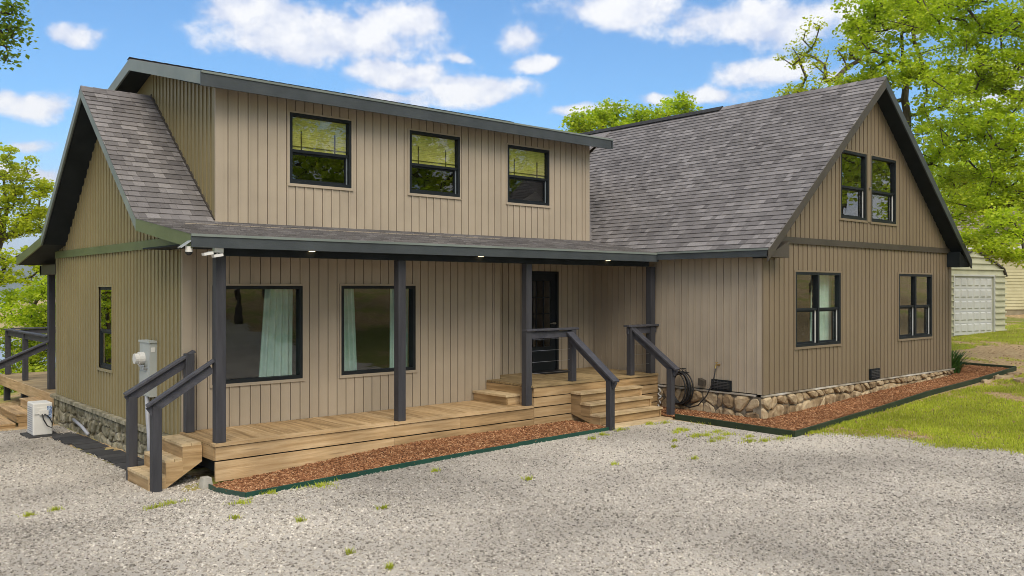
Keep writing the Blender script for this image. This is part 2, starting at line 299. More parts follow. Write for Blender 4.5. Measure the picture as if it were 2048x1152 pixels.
def clip(poly, conv):
    """Sutherland-Hodgman: poly clipped by the convex polygon conv (either winding)"""
    ar = sum(conv[i][0]*conv[(i+1) % len(conv)][1]-conv[(i+1) % len(conv)][0]*conv[i][1] for i in range(len(conv)))
    if ar < 0: conv = conv[::-1]
    out = list(poly)
    for i in range(len(conv)):
        a, b = conv[i], conv[(i+1) % len(conv)]; inp = out; out = []
        if not inp: return []
        def side(p): return (b[0]-a[0])*(p[1]-a[1])-(b[1]-a[1])*(p[0]-a[0])
        for k in range(len(inp)):
            p, q = inp[k], inp[(k+1) % len(inp)]; sp, sq = side(p), side(q)
            if sp >= 0: out.append(p)
            if (sp > 0 and sq < 0) or (sp < 0 and sq > 0):
                t = sp/(sp-sq); out.append((p[0]+t*(q[0]-p[0]), p[1]+t*(q[1]-p[1])))
    res = []
    for p in out:
        if not res or abs(p[0]-res[-1][0])+abs(p[1]-res[-1][1]) > 1e-5: res.append(p)
    if len(res) > 1 and abs(res[0][0]-res[-1][0])+abs(res[0][1]-res[-1][1]) < 1e-5: res.pop()
    if len(res) < 3: return []
    a = abs(sum(res[i][0]*res[(i+1) % len(res)][1]-res[(i+1) % len(res)][0]*res[i][1] for i in range(len(res))))
    return res if a > 1e-5 else []
def rect(u0, u1, v0, v1): return [(u0,v0),(u1,v0),(u1,v1),(u0,v1)]
X_, Y_, Z_ = Vector((1,0,0)), Vector((0,1,0)), Vector((0,0,1))
def fr_front(y): return (Vector((0,y,0)), X_, Z_, -Y_)      # wall facing -Y: u = x
def fr_left(x): return (Vector((x,0,0)), Y_, Z_, -X_)       # wall facing -X: u = y

# ------------------------------------------------------------------ ground
def ss(t): t = np.clip(t, 0, 1); return t*t*(3-2*t)
def gz(x, y):
    x = np.asarray(x, float); y = np.asarray(y, float)
    z = .04 + .036*np.clip(x-12.5, 0, 40)
    z = z - .20*ss((8-x)/4.2)*ss((y-9.2)/2.2) - .02*np.clip(y-12, 0, 10)*ss((8-x)/4)
    z = z + .02*np.sin(x*.9+y*.5)*np.cos(y*.7-x*.3)*ss((x-14)/3)
    d = ss((y-23-np.clip(x-16, 0, 60)*1.6)/75) * (1-ss((x-60)/60))
    z = z - 21*d
    z = z + .085*np.clip(-y-3+.2*np.clip(x-42, 0, 60), 0, 80)
    return z
def gzf(x, y): return float(gz(x, y))
def axis(lo, hi, a, b, step):
    m = list(np.arange(a, b+1e-6, step)); s = step
    up = []; v = b
    while v < hi: s *= 1.35; v += s; up.append(v)
    dn = []; v = a; s = step
    while v > lo: s *= 1.35; v -= s; dn.append(v)
    return np.array(dn[::-1]+m+up)
def sheet(name, xs, ys, mat, dz=0, keep=None):
    XX, YY = np.meshgrid(xs, ys); ZZ = gz(XX, YY)+dz; n, m = XX.shape
    vs = np.stack([XX, YY, ZZ], -1).reshape(-1, 3); fs = []
    for j in range(n-1):
        for i in range(m-1):
            if keep is None or keep((xs[i]+xs[i+1])/2, (ys[j]+ys[j+1])/2): fs.append((j*m+i, j*m+i+1, (j+1)*m+i+1, (j+1)*m+i))
    b = MB(); b.v = [tuple(v) for v in vs]; b.f = fs; b.m = [0]*len(fs)
    o = b.build(name, mat, smooth=True); return tag(o, kind='structure')
def groundmat():
    m, nt, b = newmat('dirt_and_thin_grass'); N = nt.nodes.new; L = nt.links.new
    geo = N('ShaderNodeNewGeometry')
    def nz(s, d=6):
        n = N('ShaderNodeTexNoise'); L(geo.outputs['Position'], n.inputs['Vector']); n.inputs['Scale'].default_value = s; n.inputs['Detail'].default_value = d; return n.outputs[0]
    r1 = N('ShaderNodeValToRGB'); rampset(r1, [(.22,.14,.07,.3), (.42,.29,.155,.48), (.62,.47,.28,.66)]); L(nz(9, 9), r1.inputs[0])
    r2 = N('ShaderNodeValToRGB'); rampset(r2, [(.14,.16,.03,.3), (.30,.31,.06,.5), (.50,.44,.16,.7)]); L(nz(14, 8), r2.inputs[0])
    mr = N('ShaderNodeMapRange'); L(nz(.55, 7), mr.inputs[0]); mr.inputs[1].default_value = .47; mr.inputs[2].default_value = .60
    mx = N('ShaderNodeMix'); mx.data_type = 'RGBA'; L(mr.outputs[0], mx.inputs[0]); L(r1.outputs[0], mx.inputs[6]); L(r2.outputs[0], mx.inputs[7]); L(mx.outputs[2], b.inputs['Base Color'])
    b.inputs['Roughness'].default_value = .95; b.inputs['Specular IOR Level'].default_value = .1
    bp = N('ShaderNodeBump'); bp.inputs['Distance'].default_value = .03; L(nz(22, 8), bp.inputs['Height']); L(bp.outputs[0], b.inputs['Normal'])
    return m
MT['ground'] = groundmat()
sheet('ground', axis(-900, 2500, -6, 46, 1.0), axis(-900, 400, -6, 40, 1.0), 'ground')

# gravel drive: its right border against the grass
def drive_edge(y):            # x limit of the gravel for a given y (right of this is grass)
    ys_ = [-12, 0, 3.2, 5.2, 6.4, 7.3, 7.8]; xe = [16, 14.5, 14.3, 13.9, 13.6, 13.3, 12.95]
    return float(np.interp(y, ys_, xe))
def in_house(x, y):
    return (4.5 < x < 13.7 and 11.2 < y < 26) or (13.68 < x < 22 and y > 8.8) or (13.0 <= x and y > 7.7) or (4.4 < x < 11 and y > 10.3)
def is_gravel(x, y):
    if 11.0 < x < 12.9 and y > 10.3: return False
    if y > 7.7 and x > 12.8 and y < 40: return False
    if x > drive_edge(y)+.18*math.sin(y*2.1)+.1*math.sin(y*5.3): return False
    if x > 4.55 and y > 10.95: return False
    if y > 19.3 + max(0, 3-x)*.6: return False
    if 4.05 < x and 13.2 < y < 17.8: return False
    return -14 < x and y > -14
dr = sheet('gravel_drive', np.arange(-14, 17, .25), np.arange(-14, 22, .25), 'gravel', .012, is_gravel)

# loose crushed stone: uncountable
def scatter(n, x0, x1, y0, y1, test):
    out = []
    while len(out) < n:
        xy = rng.uniform((x0, y0), (x1, y1), (n, 2))
        out += [p for p in xy if test(p[0], p[1])]
    return np.array(out[:n])
def view_ok(x, y, wmin, wmax, margin=120):
    w = x*cY+y*sY
    if w < wmin or w > wmax: return False
    r = x*sY-y*cY
    return abs(F*r/w) < 1024+margin
def rot_rand(n, tilt=math.pi):
    a = rng.uniform(0, 2*math.pi, n); b = rng.uniform(-tilt, tilt, n); c = rng.uniform(-tilt, tilt, n)
    ca, sa, cb, sb, cc_, sc_ = np.cos(a), np.sin(a), np.cos(b), np.sin(b), np.cos(c), np.sin(c)
    Rz = np.zeros((n,3,3)); Rz[:,0,0]=ca; Rz[:,0,1]=-sa; Rz[:,1,0]=sa; Rz[:,1,1]=ca; Rz[:,2,2]=1
    Rx = np.zeros((n,3,3)); Rx[:,0,0]=1; Rx[:,1,1]=cb; Rx[:,1,2]=-sb; Rx[:,2,1]=sb; Rx[:,2,2]=cb
    Ry = np.zeros((n,3,3)); Ry[:,1,1]=1; Ry[:,0,0]=cc_; Ry[:,0,2]=sc_; Ry[:,2,0]=-sc_; Ry[:,2,2]=cc_
    return Rz@Rx@Ry
OCT = np.array([(1,0,0),(0,1,0),(-1,0,0),(0,-1,0),(0,0,1),(0,0,-1)], float)
OCTF = [(0,1,4),(1,2,4),(2,3,4),(3,0,4),(1,0,5),(2,1,5),(3,2,5),(0,3,5)]
def stones(name, pts, smin, smax, mat, flat=.6):
    n = len(pts); sz = smin+(smax-smin)*rng.random(n)**2.2
    v = OCT[None]*(1+rng.uniform(-.35,.35,(n,6,1)))*np.array([1,.8,flat]) + rng.uniform(-.18,.18,(n,6,3))
    v = np.einsum('nij,nkj->nki', rot_rand(n, .7), v)*sz[:,None,None]
    v[:,:,0] += pts[:,0,None]; v[:,:,1] += pts[:,1,None]; v[:,:,2] += (gz(pts[:,0], pts[:,1])+.012+sz*.22)[:,None]
    return npmesh(name, v, 6, OCTF, mat)
def gtest(x, y): return view_ok(x, y, 6.6, 24) and is_gravel(x+(abs(random.gauss(0,.16))*-1 if x > 12 else 0), y) and not (x > 12.7 and y > 7.55)
gp = scatter(135000, -6, 16, -6, 21, lambda x, y: gtest(x, y) and random.random() < min(1, (9.5/(x*cY+y*sY))**2))
g = stones('gravel', gp, .006, .022, 'gravel'); tag(g, 'loose pale grey crushed stone spread over the drive', 'gravel', kind='stuff')

# lake and far shore
b = MB(); b.poly([(-3000,95,-17),(4000,95,-17),(4000,5200,-17),(-3000,5200,-17)], [(0,1,2,3)]); tag(b.build('water', 'water'), kind='structure')
b = MB(); n = 60
for i in range(n+1):
    x = -1500+i*90; h = 95+60*math.sin(i*.31)+35*math.sin(i*.83+1)+14*math.sin(i*2.1)
    b.v += [(x, 3300, -18), (x+30, 3650, -18+h*.7), (x, 4200, -18+h)]
for i in range(n):
    for k in range(2): b.f.append((i*3+k, (i+1)*3+k, (i+1)*3+k+1, i*3+k+1)); b.m.append(0)
tag(b.build('hill', 'hill', smooth=True), kind='structure')

# ------------------------------------------------------------------ the house
H = lambda z: z+ZC
XL, XR, YF, YB = 4.58, 13.68, 12.5, 19.58
XO, YRID, ZRID = 4.12, 16.05, H(3.47)
YBRK, ZBRK, YEV, ZEV = 13.13, H(1.03), 10.97, H(.70)
YBRK2, YEV2, ZEV2 = 18.85, 21.0, H(.68)
YG, XG1, YGO = 8.80, 21.72, 8.45
XWE, XWR, XWE2, ZWE, ZWR = 13.32, 17.70, 22.10, H(.71), H(4.42)
YD, XD0, XD1 = 13.13, 5.32, 13.6
ZD, ZU = H(-2.06), H(-1.706)
SP = .165
house = thing('house', 'two storey taupe house with vertical siding, grey shingle roof, long dormer and front porch', 'house', (11, 15, 0))

def wall(fr, u0, u1, outline, openings, mat, stuff=False, trim=True, back=True, base_off=0.0):
    """backing panel with real openings (part), and its siding boards (sub-parts)"""
    us = sorted({u0, u1} | {o[0] for o in openings} | {o[1] for o in openings})
    v0 = min(p[1] for p in outline); v1 = max(p[1] for p in outline)
    zs = sorted({v0, v1} | {o[2] for o in openings} | {o[3] for o in openings})
    b = MB()
    for i in range(len(us)-1):
        for k in range(len(zs)-1):
            cu, cz = (us[i]+us[i+1])/2, (zs[k]+zs[k+1])/2
            if any(o[0] < cu < o[1] and o[2] < cz < o[3] for o in openings): continue
            b.prism(clip(rect(us[i], us[i+1], zs[k], zs[k+1]), outline), fr, -.12, 0)
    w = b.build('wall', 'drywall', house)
    def span(u):                                   # vertical extent of the outline at u
        zz_ = []
        for k in range(len(outline)):
            p, q = outline[k], outline[(k+1) % len(outline)]
            if abs(q[0]-p[0]) > 1e-9 and min(p[0], q[0])-1e-9 <= u <= max(p[0], q[0])+1e-9: zz_.append(p[1]+(q[1]-p[1])*(u-p[0])/(q[0]-p[0]))
        return (min(zz_), max(zz_)) if zz_ else (v0, v0)
    O, U, V, Nn = fr; rdp = .036 if 'olive' in mat else .031
    u = u0; sb = MB()
    while u < u1-.01:
        e = min(u+SP, u1)
        cuts = [u+.010]+sorted(q for q in {o[k] for o in openings for k in (0, 1)} if u+.012 < q < e-.012)+[e]
        for c0, c1 in zip(cuts[:-1], cuts[1:]):
            m = (c0+c1)/2; z = v0-1; segs = []
            for o in sorted([o for o in openings if o[0] < m < o[1]], key=lambda o: o[2]): segs.append((z, o[2])); z = o[3]
            segs.append((z, v1+1))
            rb = u+.036
            prof_ = [(c0, .001), (c0, rdp if c0 < rb else .020)]+([(rb-.002, rdp), (rb, .020)] if c0 < rb-.003 and rb < c1-.001 else [])+[(c1, .020 if c1 > rb else rdp), (c1, .001)]
            for s0, s1 in segs:
                lo_, hi_ = [], []
                for (pu, pd) in prof_:
                    a_, b_ = span(pu); a_ = max(a_, s0); b_ = min(b_, s1); b_ = max(b_, a_+.0005); lo_.append(a_); hi_.append(b_)
                if max(h-l for h, l in zip(hi_, lo_)) < .03: continue
                n = len(prof_); bb = sb if stuff else MB()
                pts = [O+U*p[0]+Nn*p[1]+V*z_ for p, z_ in zip(prof_, lo_)]+[O+U*p[0]+Nn*p[1]+V*z_ for p, z_ in zip(prof_, hi_)]
                bb.poly(pts, [tuple(range(n)), tuple(range(n, 2*n))[::-1]]+[(i, i+n, (i+1) % n+n, (i+1) % n) for i in range(n)])
                if not stuff: bb.build('siding_board', mat, w)
        u = e
    if stuff: tag(sb.build('siding_board', mat, w), kind='stuff')
    return w

def window(fr, u0, u1, z0, z1, style, tm, parent=None, track='white', prot=.036):
    """frame (part) > trim, sash, pane"""
    parent = parent or house
    def ring(b, a0, a1, c0, c1, t, d0, d1):
        b.prism(rect(a0, a0+t, c0, c1), fr, d0, d1); b.prism(rect(a1-t, a1, c0, c1), fr, d0, d1)
        b.prism(rect(a0+t, a1-t, c0, c0+t), fr, d0, d1); b.prism(rect(a0+t, a1-t, c1-t, c1), fr, d0, d1)
    b = MB(); fw = .052 if prot > .02 else .045; ring(b, u0, u1, z0, z1, .052, -.10, prot)
    halves = [(u0+.052, u1-.052)]
    if style == 'twin':
        m = (u0+u1)/2; b.prism(rect(m-.03, m+.03, z0+.052, z1-.052), fr, -.10, .034); halves = [(u0+.052, m-.03), (m+.03, u1-.052)]
    f = b.build('window', 'frame', parent)
    t = MB(); ring(t, u0-.03, u1+.03, z0-.03, z1+.03, .03, .0, .040); t.prism(rect(u0-.035, u1+.035, z0-.045, z0-.03), fr, .0, .046)
    t.build('trim', tm, f)
    zm = z0+(z1-z0)*(.5 if style != 'hung' else .47)
    for (a, c) in halves:
        if style == 'fixed':
            p = MB(); p.prism(rect(a, c, z0+.052, z1-.052), fr, -.035, -.03); p.build('pane', 'glass', f); continue
        p = MB(); p.prism(rect(a, c, zm+.02, z1-.052), fr, -.022+(.036-prot), -.017+(.036-prot)); p.build('pane', 'glass', f)
        s = MB(); s.prism(rect(a, c, zm-.025, zm+.02), fr, -.05, min(.012, prot+.006)); ring(s, a, c, z0+.052, zm-.025, .032, -.07+(.036-prot), -.03+(.036-prot)*.8); s.build('sash', 'frame', f)
        s = MB(); s.prism(rect(c-.022, c-.004, z0+.055, zm-.028), fr, -.028, -.012); s.build('sash_track', track, f)
        p = MB(); p.prism(rect(a+.032, c-.032, z0+.084, zm-.057), fr, -.052+(.036-prot), -.047+(.036-prot)); p.build('pane', 'glass', f)
    return f

# openings
W_FRONT = [(4.98, 6.44, H(-1.42), H(.045)), (7.13, 8.60, H(-1.42), H(.05))]
W_DORM = [(6.53, 7.69, H(1.74), H(2.91)), (8.90, 10.06, H(1.75), H(2.90)), (11.26, 12.42, H(1.735), H(2.895))]
W_SIDE = [(15.80, 16.60, H(-1.42), H(.03))]
W_WLOW = [(14.72, 16.42, H(-1.11), H(.32)), (18.97, 20.68, H(-1.12), H(.33))]
W_WUP = [(16.42, 17.50, H(1.43), H(2.82)), (17.70, 18.84, H(1.42), H(2.82))]
DOORX = (11.66, 12.62)
YREC = 13.05

# left gable, below and above the belt board
zt = H(.64)
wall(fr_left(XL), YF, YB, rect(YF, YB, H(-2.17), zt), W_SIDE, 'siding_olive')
und = lambda y: ZRID-.20-.84*abs(y-YRID)
gab = [(YF, zt), (YB, zt), (YB, H(.86)), (YBRK2+.1, H(.95)), (YRID, ZRID-.10), (YBRK-.1, H(.95)), (YF, H(.86))]
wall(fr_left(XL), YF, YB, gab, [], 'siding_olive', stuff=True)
b = MB(); b.prism(rect(YF, YB, H(.62), H(.76)), fr_left(XL), 0, .055); b.build('belt_board', 'rake_green_bounce', house)
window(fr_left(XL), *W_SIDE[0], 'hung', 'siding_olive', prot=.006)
# front wall of the porch
wall(fr_front(YF), XL, 10.5, rect(XL, 10.5, H(-2.1), H(.95)), W_FRONT, 'siding')
for o in W_FRONT: window(fr_front(YF), *o, 'fixed', 'siding')
# recessed entry wall with its door opening
wall(fr_front(YREC), 10.4, XR, rect(10.4, XR, H(-1.75), H(.95)), [(DOORX[0], DOORX[1], ZU, H(.36))], 'siding')
b = MB(); b.box(10.38, 10.5, YF+.001, YREC, H(-1.75), H(.95)); b.build('return_wall', 'siding', house)
# wing side wall and wing gable wall
wall(fr_left(XR), YG, YREC, rect(YG, YREC, H(-1.92), H(.72)), [], 'siding')
wall(fr_front(YG), XR, XG1, rect(XR, XG1, H(-1.93), H(.86)), W_WLOW, 'siding_gable_shade')
wg = [(13.75, H(.86)), (21.65, H(.86)), (21.65, H(.97)), (XWR, H(4.31)), (13.75, H(.97))]
wall(fr_front(YG), 13.75, 21.65, wg, W_WUP, 'siding_gable_shade')
for o in W_WLOW: window(fr_front(YG), *o, 'twin', 'siding_gable_shade')
for o in W_WUP: window(fr_front(YG), *o, 'hung', 'siding_gable_shade')
b = MB(); b.prism(rect(14.15, XG1+.02, H(.85), H(.97)), fr_front(YG), 0, .06); b.build('belt_board', 'trimbrown', house)
b = MB(); b.prism(rect(17.52, 17.66, H(1.40), H(2.84)), fr_front(YG), .03, .04); b.build('mullion_board', 'siding_gable_shade', house)
# dormer
dz = lambda y: H(3.25)+.257*(y-12.73)
wall(fr_front(YD), XD0, XD1, rect(XD0, XD1, ZBRK-.03, H(3.16)), W_DORM, 'siding')
for o in W_DORM: window(fr_front(YD), *o, 'hung', 'siding', track='trackgrey')
mz = lambda y: ZBRK+(ZRID-ZBRK)/(YRID-YBRK)*(y-YBRK)
side = [(YD, ZBRK-.02), (YD, H(3.16)), (YRID, dz(YRID)-.12), (19.0, H(3.16)), (19.0, ZBRK)]
dside = [(YD, ZBRK-.02), (YRID, ZRID-.05), (19.0, ZBRK), (19.0, H(3.16)), (YRID, dz(YRID)-.12), (YD, H(3.16))]
# dormer cheek: split so that each piece is convex
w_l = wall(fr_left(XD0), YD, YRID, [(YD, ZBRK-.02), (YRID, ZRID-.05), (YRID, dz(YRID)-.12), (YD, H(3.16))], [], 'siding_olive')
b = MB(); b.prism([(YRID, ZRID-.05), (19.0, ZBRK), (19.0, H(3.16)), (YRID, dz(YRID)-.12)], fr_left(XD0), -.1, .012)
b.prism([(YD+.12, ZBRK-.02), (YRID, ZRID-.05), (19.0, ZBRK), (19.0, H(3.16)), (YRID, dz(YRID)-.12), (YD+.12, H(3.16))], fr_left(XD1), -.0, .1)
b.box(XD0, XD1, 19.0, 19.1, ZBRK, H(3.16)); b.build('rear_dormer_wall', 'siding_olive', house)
# flashing strip along the dormer cheek
b = MB(); b.bar((XD0-.03, YD, ZBRK+.03), (XD0-.03, YRID, ZRID+.03), .03, .05); b.build('flashing', 'trimbrown', house)
# unseen rear and right walls keep the inside dark
b = MB()
b.box(XL, XR, YB-.12, YB, H(-2.2), H(.95)); b.box(XG1-.12, XG1, YG+.12, YB, H(-2.0), H(.86)); b.box(XR+.12, XG1-.12, YB-.12, YB, H(-2.0), H(.86))
b.prism(wg, (Vector((0, YB, 0)), X_, Z_, Y_), -.12, 0)
b.build('rear_wall', 'siding', house)
b = MB(); b.box(XL+.12, 10.38, YF+.12, YB-.12, ZD-.02, ZD+.01); b.box(10.5, XR, YREC+.12, YB-.12, ZU-.04, ZU-.02); b.box(XR+.12, XG1-.12, YG+.12, YB-.12, ZU-.04, ZU-.01)
b.box(XL+.12, XR, YREC+.12, YB-.12, H(.97), H(1.0)); b.box(XR+.12, XG1-.5, YG+.12, YB-.12, H(.92), H(.96)); b.build('floor', 'floorin', house)
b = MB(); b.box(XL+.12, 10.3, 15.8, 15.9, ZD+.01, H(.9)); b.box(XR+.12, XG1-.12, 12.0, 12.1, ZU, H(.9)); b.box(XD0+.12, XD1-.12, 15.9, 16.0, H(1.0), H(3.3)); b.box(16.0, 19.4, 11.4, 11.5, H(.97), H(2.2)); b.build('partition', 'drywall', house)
# corner boards
def corner(x, y, z0, z1, m, sx=1, sy=1, w=.10):
    b = MB(); b.box(x-.036, x+w*sx, y-.036, y-.001, z0, z1); b.build('corner_board', m[0], house)
    b = MB(); b.box(x-.036, x-.001, y-.0, y+w*sy, z0, z1); b.build('corner_board', m[1], house)
corner(XL, YF, H(-2.10), H(.62), ('siding', 'siding_olive')); corner(XR, YG, H(-1.93), H(.72), ('siding_gable_shade', 'siding')); corner(XD0, YD, ZBRK, H(3.12), ('siding', 'siding_olive'))
b = MB(); b.box(XG1-.09, XG1+.03, YG-.036, YG-.001, H(-1.93), H(.85)); b.build('corner_board', 'siding_gable_shade', house)
b = MB(); b.box(10.40, 10.53, YF-.036, YF-.001, H(-2.06), H(.95)); b.build('corner_board', 'siding', house)
b = MB(); b.box(XD1-.09, XD1+.03, YD-.036, YD-.001, ZBRK, H(3.12)); b.build('corner_board', 'siding', house)
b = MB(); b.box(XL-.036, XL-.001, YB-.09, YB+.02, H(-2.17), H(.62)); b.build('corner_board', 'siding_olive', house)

# ------------------------------------------------------------------ roofs
def slab(name, pts, t, mat, dz_=0):
    n = len(pts); b = MB(); top = [Vector(p)+Z_*dz_ for p in pts]; bot = [p-Z_*t for p in top]
    b.poly(top+bot, [tuple(range(n)), tuple(range(n, 2*n))[::-1]]+[(i, i+n, (i+1) % n+n, (i+1) % n) for i in range(n)]); return b.build(name, mat, house)
def shingles(roof, O, U, V, regions, near=None, exposure=.14):
    """courses of tabs up the slope; `near` picks the ones kept as separate pieces"""
    O = Vector(O); U = Vector(U).normalized(); V = Vector(V).normalized(); Nn = U.cross(V).normalized()
    if Nn.z < 0: Nn = -Nn
    mb = MB(); cnt = 0
    for reg in regions:
        u0 = min(p[0] for p in reg); u1 = max(p[0] for p in reg); v0 = min(p[1] for p in reg); v1 = max(p[1] for p in reg)
        k0 = int(math.floor(v0/exposure)); k = k0; v = k0*exposure
        while v < v1:
            u = u0-random.random()*.3; lift = random.uniform(-.001,.001)
            while u < u1:
                w = random.choice((.11, .14, .17, .2, .26)); e = u+w
                pl = clip(rect(u+.0015, e-.0015, v, v+exposure+.012), reg); u = e
                if not pl: continue
                th = random.uniform(.016, .020); n = len(pl)
                def off(p, top): 
                    t = (p[1]-v)/exposure
                    return Nn*((.004+th*(1-.85*t)+lift) if top else .0)
                pts = [O+U*p[0]+V*p[1]+off(p, 0) for p in pl]+[O+U*p[0]+V*p[1]+off(p, 1) for p in pl]
                fs = [tuple(range(n, 2*n))]+[(i, (i+1) % n, (i+1) % n+n, i+n) for i in range(n)]
                c = pts[0]
                if near and near(c) and cnt < (190 if O.z > ZBRK-.01 and V.y > .1 else 110) and n == 4:
                    MB().poly(pts, fs).build('shingle', 'shingle', roof); cnt += 1
                else: mb.poly(pts, fs)
            k += 1; v = k*exposure
    if mb.v: tag(mb.build('shingle_field', 'shingle', roof), kind='stuff')
    return cnt
# main steep front slope, left of the dormer and right of it up to the valley
sl = math.hypot(1, (ZRID-ZBRK)/(YRID-YBRK)); dv = Vector((0, 1, (ZRID-ZBRK)/(YRID-YBRK))).normalized(); LV = (YRID-YBRK)*sl
xv = lambda z: XWE+(z-ZWE)/((ZWR-ZWE)/(XWR-XWE))
xa, xb = xv(ZBRK), xv(ZRID)
r1 = slab('roof', [(XO, YBRK, ZBRK), (XD0, YBRK, ZBRK), (XD0, YRID, ZRID), (XO, YRID, ZRID)], .05, 'underlay')
shingles(r1, (0, YBRK, ZBRK), X_, dv, [rect(XO-.02, XD0, 0, LV)], near=lambda c: True)
r2 = slab('roof', [(XD1, YBRK, ZBRK), (xa, YBRK, ZBRK), (xb, YRID, ZRID), (XD1, YRID, ZRID)], .05, 'underlay')
shingles(r2, (0, YBRK, ZBRK), X_, dv, [[(XD1+.1, 0), (xa, 0), (xb, LV), (XD1+.1, LV)]])
slab('roof', [(XO, YRID, ZRID), (xb, YRID, ZRID), (xa, YBRK2, ZBRK), (XO, YBRK2, ZBRK)], .05, 'shingle')
slab('roof', [(XO, YBRK2, ZBRK), (XR, YBRK2, ZBRK), (XR, YEV2, ZEV2), (XO, YEV2, ZEV2)], .05, 'shingle')
# porch roof
dp = Vector((0, YBRK-YEV, ZBRK-ZEV)); LP = dp.length
r3 = slab('roof', [(XO, YEV, ZEV), (XWE+.1, YEV, ZEV), (xa, YBRK, ZBRK), (XO, YBRK, ZBRK)], .05, 'underlay')
shingles(r3, (0, YEV, ZEV), X_, dp, [[(XO-.02, -.03), (XWE+.12, -.03), (xa, LP), (XO-.02, LP)]])
# wing
kw = (ZWR-ZWE)/(XWR-XWE); dw = Vector((1, 0, kw)).normalized(); LW = math.hypot(XWR-XWE, ZWR-ZWE); cw = LW/(XWR-XWE)
r4 = slab('roof', [(XWE, YGO, ZWE), (XWR, YGO, ZWR), (XWR, 16.05, ZWR), (xb, 16.05, ZRID), (xa, YBRK, ZBRK), (XWE+.08, YEV, ZWE+.07)], .05, 'underlay')
reg = [(YGO-.02, -.03), (YEV, -.03), (YBRK, (xa-XWE)*cw), (YRID, (xb-XWE)*cw), (YRID, LW), (YGO-.02, LW)]
shingles(r4, (XWE, 0, ZWE), Y_, dw, [reg], near=lambda c: c.y < 9.9 or (c.y < 11 and random.random() < .1))
slab('roof', [(xb-.3, 16.05, ZRID), (XWR, 16.05, ZWR), (XWR, 19.93, ZWR), (xb-.3, 19.93, ZRID)], .05, 'shingle')
slab('roof', [(XWR, YGO, ZWR), (XWE2, YGO, ZWE), (XWE2, 19.93, ZWE), (XWR, 19.93, ZWR)], .06, 'shingle')
# dormer roof: low double pitch
XA, XB_ = 4.92, 13.9
slab('roof', [(XA, 12.73, H(3.25)), (XB_, 12.73, H(3.25)), (XB_, YRID, dz(YRID)), (XA, YRID, dz(YRID))], .03, 'shingle', .0)
slab('roof', [(XA, YRID, dz(YRID)), (XB_, YRID, dz(YRID)), (XB_, 19.4, H(3.25)), (XA, 19.4, H(3.25))], .03, 'shingle', .0)
slab('soffit', [(XA+.03, 12.76, H(3.06)), (XB_-.03, 12.76, H(3.06)), (XB_-.03, YRID, dz(YRID)-.17), (XA+.03, YRID, dz(YRID)-.17)], .02, 'soffit')
slab('soffit', [(XA+.03, YRID, dz(YRID)-.17), (XB_-.03, YRID, dz(YRID)-.17), (XB_-.03, 19.37, H(3.06)), (XA+.03, 19.37, H(3.06))], .02, 'soffit')
# soffits of the gable overhangs
def sof(pts, t=.02): return slab('soffit', pts, t, 'soffit')
sof([(XO+.04, YBRK, ZBRK-.14), (XL-.002, YBRK, ZBRK-.14), (XL-.002, YRID, ZRID-.14), (XO+.04, YRID, ZRID-.14)])
sof([(XO+.04, YRID, ZRID-.14), (XL-.002, YRID, ZRID-.14), (XL-.002, YBRK2, ZBRK-.14), (XO+.04, YBRK2, ZBRK-.14)])
sof([(XO+.04, YBRK2, ZBRK-.14), (XR, YBRK2, ZBRK-.14), (XR, YEV2-.03, ZEV2-.14), (XO+.04, YEV2-.03, ZEV2-.14)])
sof([(XO+.04, YEV+.03, ZEV-.13), (XL+.02, YEV+.03, ZEV-.13), (XL+.02, YBRK, ZBRK-.14), (XO+.04, YBRK, ZBRK-.14)])
sof([(XWR, YGO+.03, ZWR-.15), (XWE2-.03, YGO+.03, ZWE-.15), (XWE2-.03, YG-.002, ZWE-.15), (XWR, YG-.002, ZWR-.15)])
sof([(XWE+.03, YGO+.03, ZWE-.15), (XWR, YGO+.03, ZWR-.15), (XWR, YG-.002, ZWR-.15), (XWE+.03, YG-.002, ZWE-.15)])
b = MB(); b.box(XWE+.03, XR-.002, YG-.3, YREC, H(.60), H(.62)); b.box(XWE2-.33, XWE2-.02, YGO+.03, YB, H(.55), H(.57)); b.build('soffit', 'soffit', house)
b = MB(); b.box(XL-.4, XWE+.03, YEV+.04, YREC, H(.575), H(.595)); b.build('porch_ceiling', 'soffit', house)
b = MB(); b.box(XL-.05, XWE+.02, YEV+.2, YEV+.34, H(.44), H(.574)); b.build('porch_beam', 'soffit', house)
b = MB(); b.box(XL-.05, XR, YEV2-.24, YEV2-.1, H(.30), H(.5)); b.box(XL-.05, XL+.06, YB, YEV2-.1, H(.30), H(.5)); b.build('rear_porch_beam', 'trimbrown', house)
# fascia boards
b = MB(); b.box(XO-.014, XWE+.03, YEV-.03, YEV, H(.53), ZEV-.008); b.build('fascia', 'fascia', house)
b = MB(); b.box(XWE-.03, XWE, YGO, YEV-.031, H(.565), ZWE-.008); b.build('fascia', 'fascia', house)
b = MB(); b.box(XA-.014, XB_, 12.70, 12.73, H(3.03), H(3.242)); b.build('fascia', 'fascia', house)
b = MB(); b.box(XO, XR, YEV2, YEV2+.03, H(.51), ZEV2-.008); b.build('fascia', 'fascia', house)
b = MB(); b.box(XWE2, XWE2+.03, YGO, 19.9, H(.55), ZWE-.008); b.build('fascia', 'fascia', house)
def rake(x, pts, w, mat, t=.03, front=None, name='rake_board'):
    """bevelled strip hanging under the polyline pts (u, z), w deep (vertical); x is the outer plane"""
    fr = fr_left(x) if front is None else fr_front(front)
    b = MB()
    for (a, c) in zip(pts[:-1], pts[1:]): b.prism([a, c, (c[0], c[1]-w), (a[0], a[1]-w)], fr, -t, 0)
    return b.build(name, mat, house)
rake(XO-.014, [(YBRK, ZBRK-.01), (YRID, ZRID-.01)], .17, 'rake')
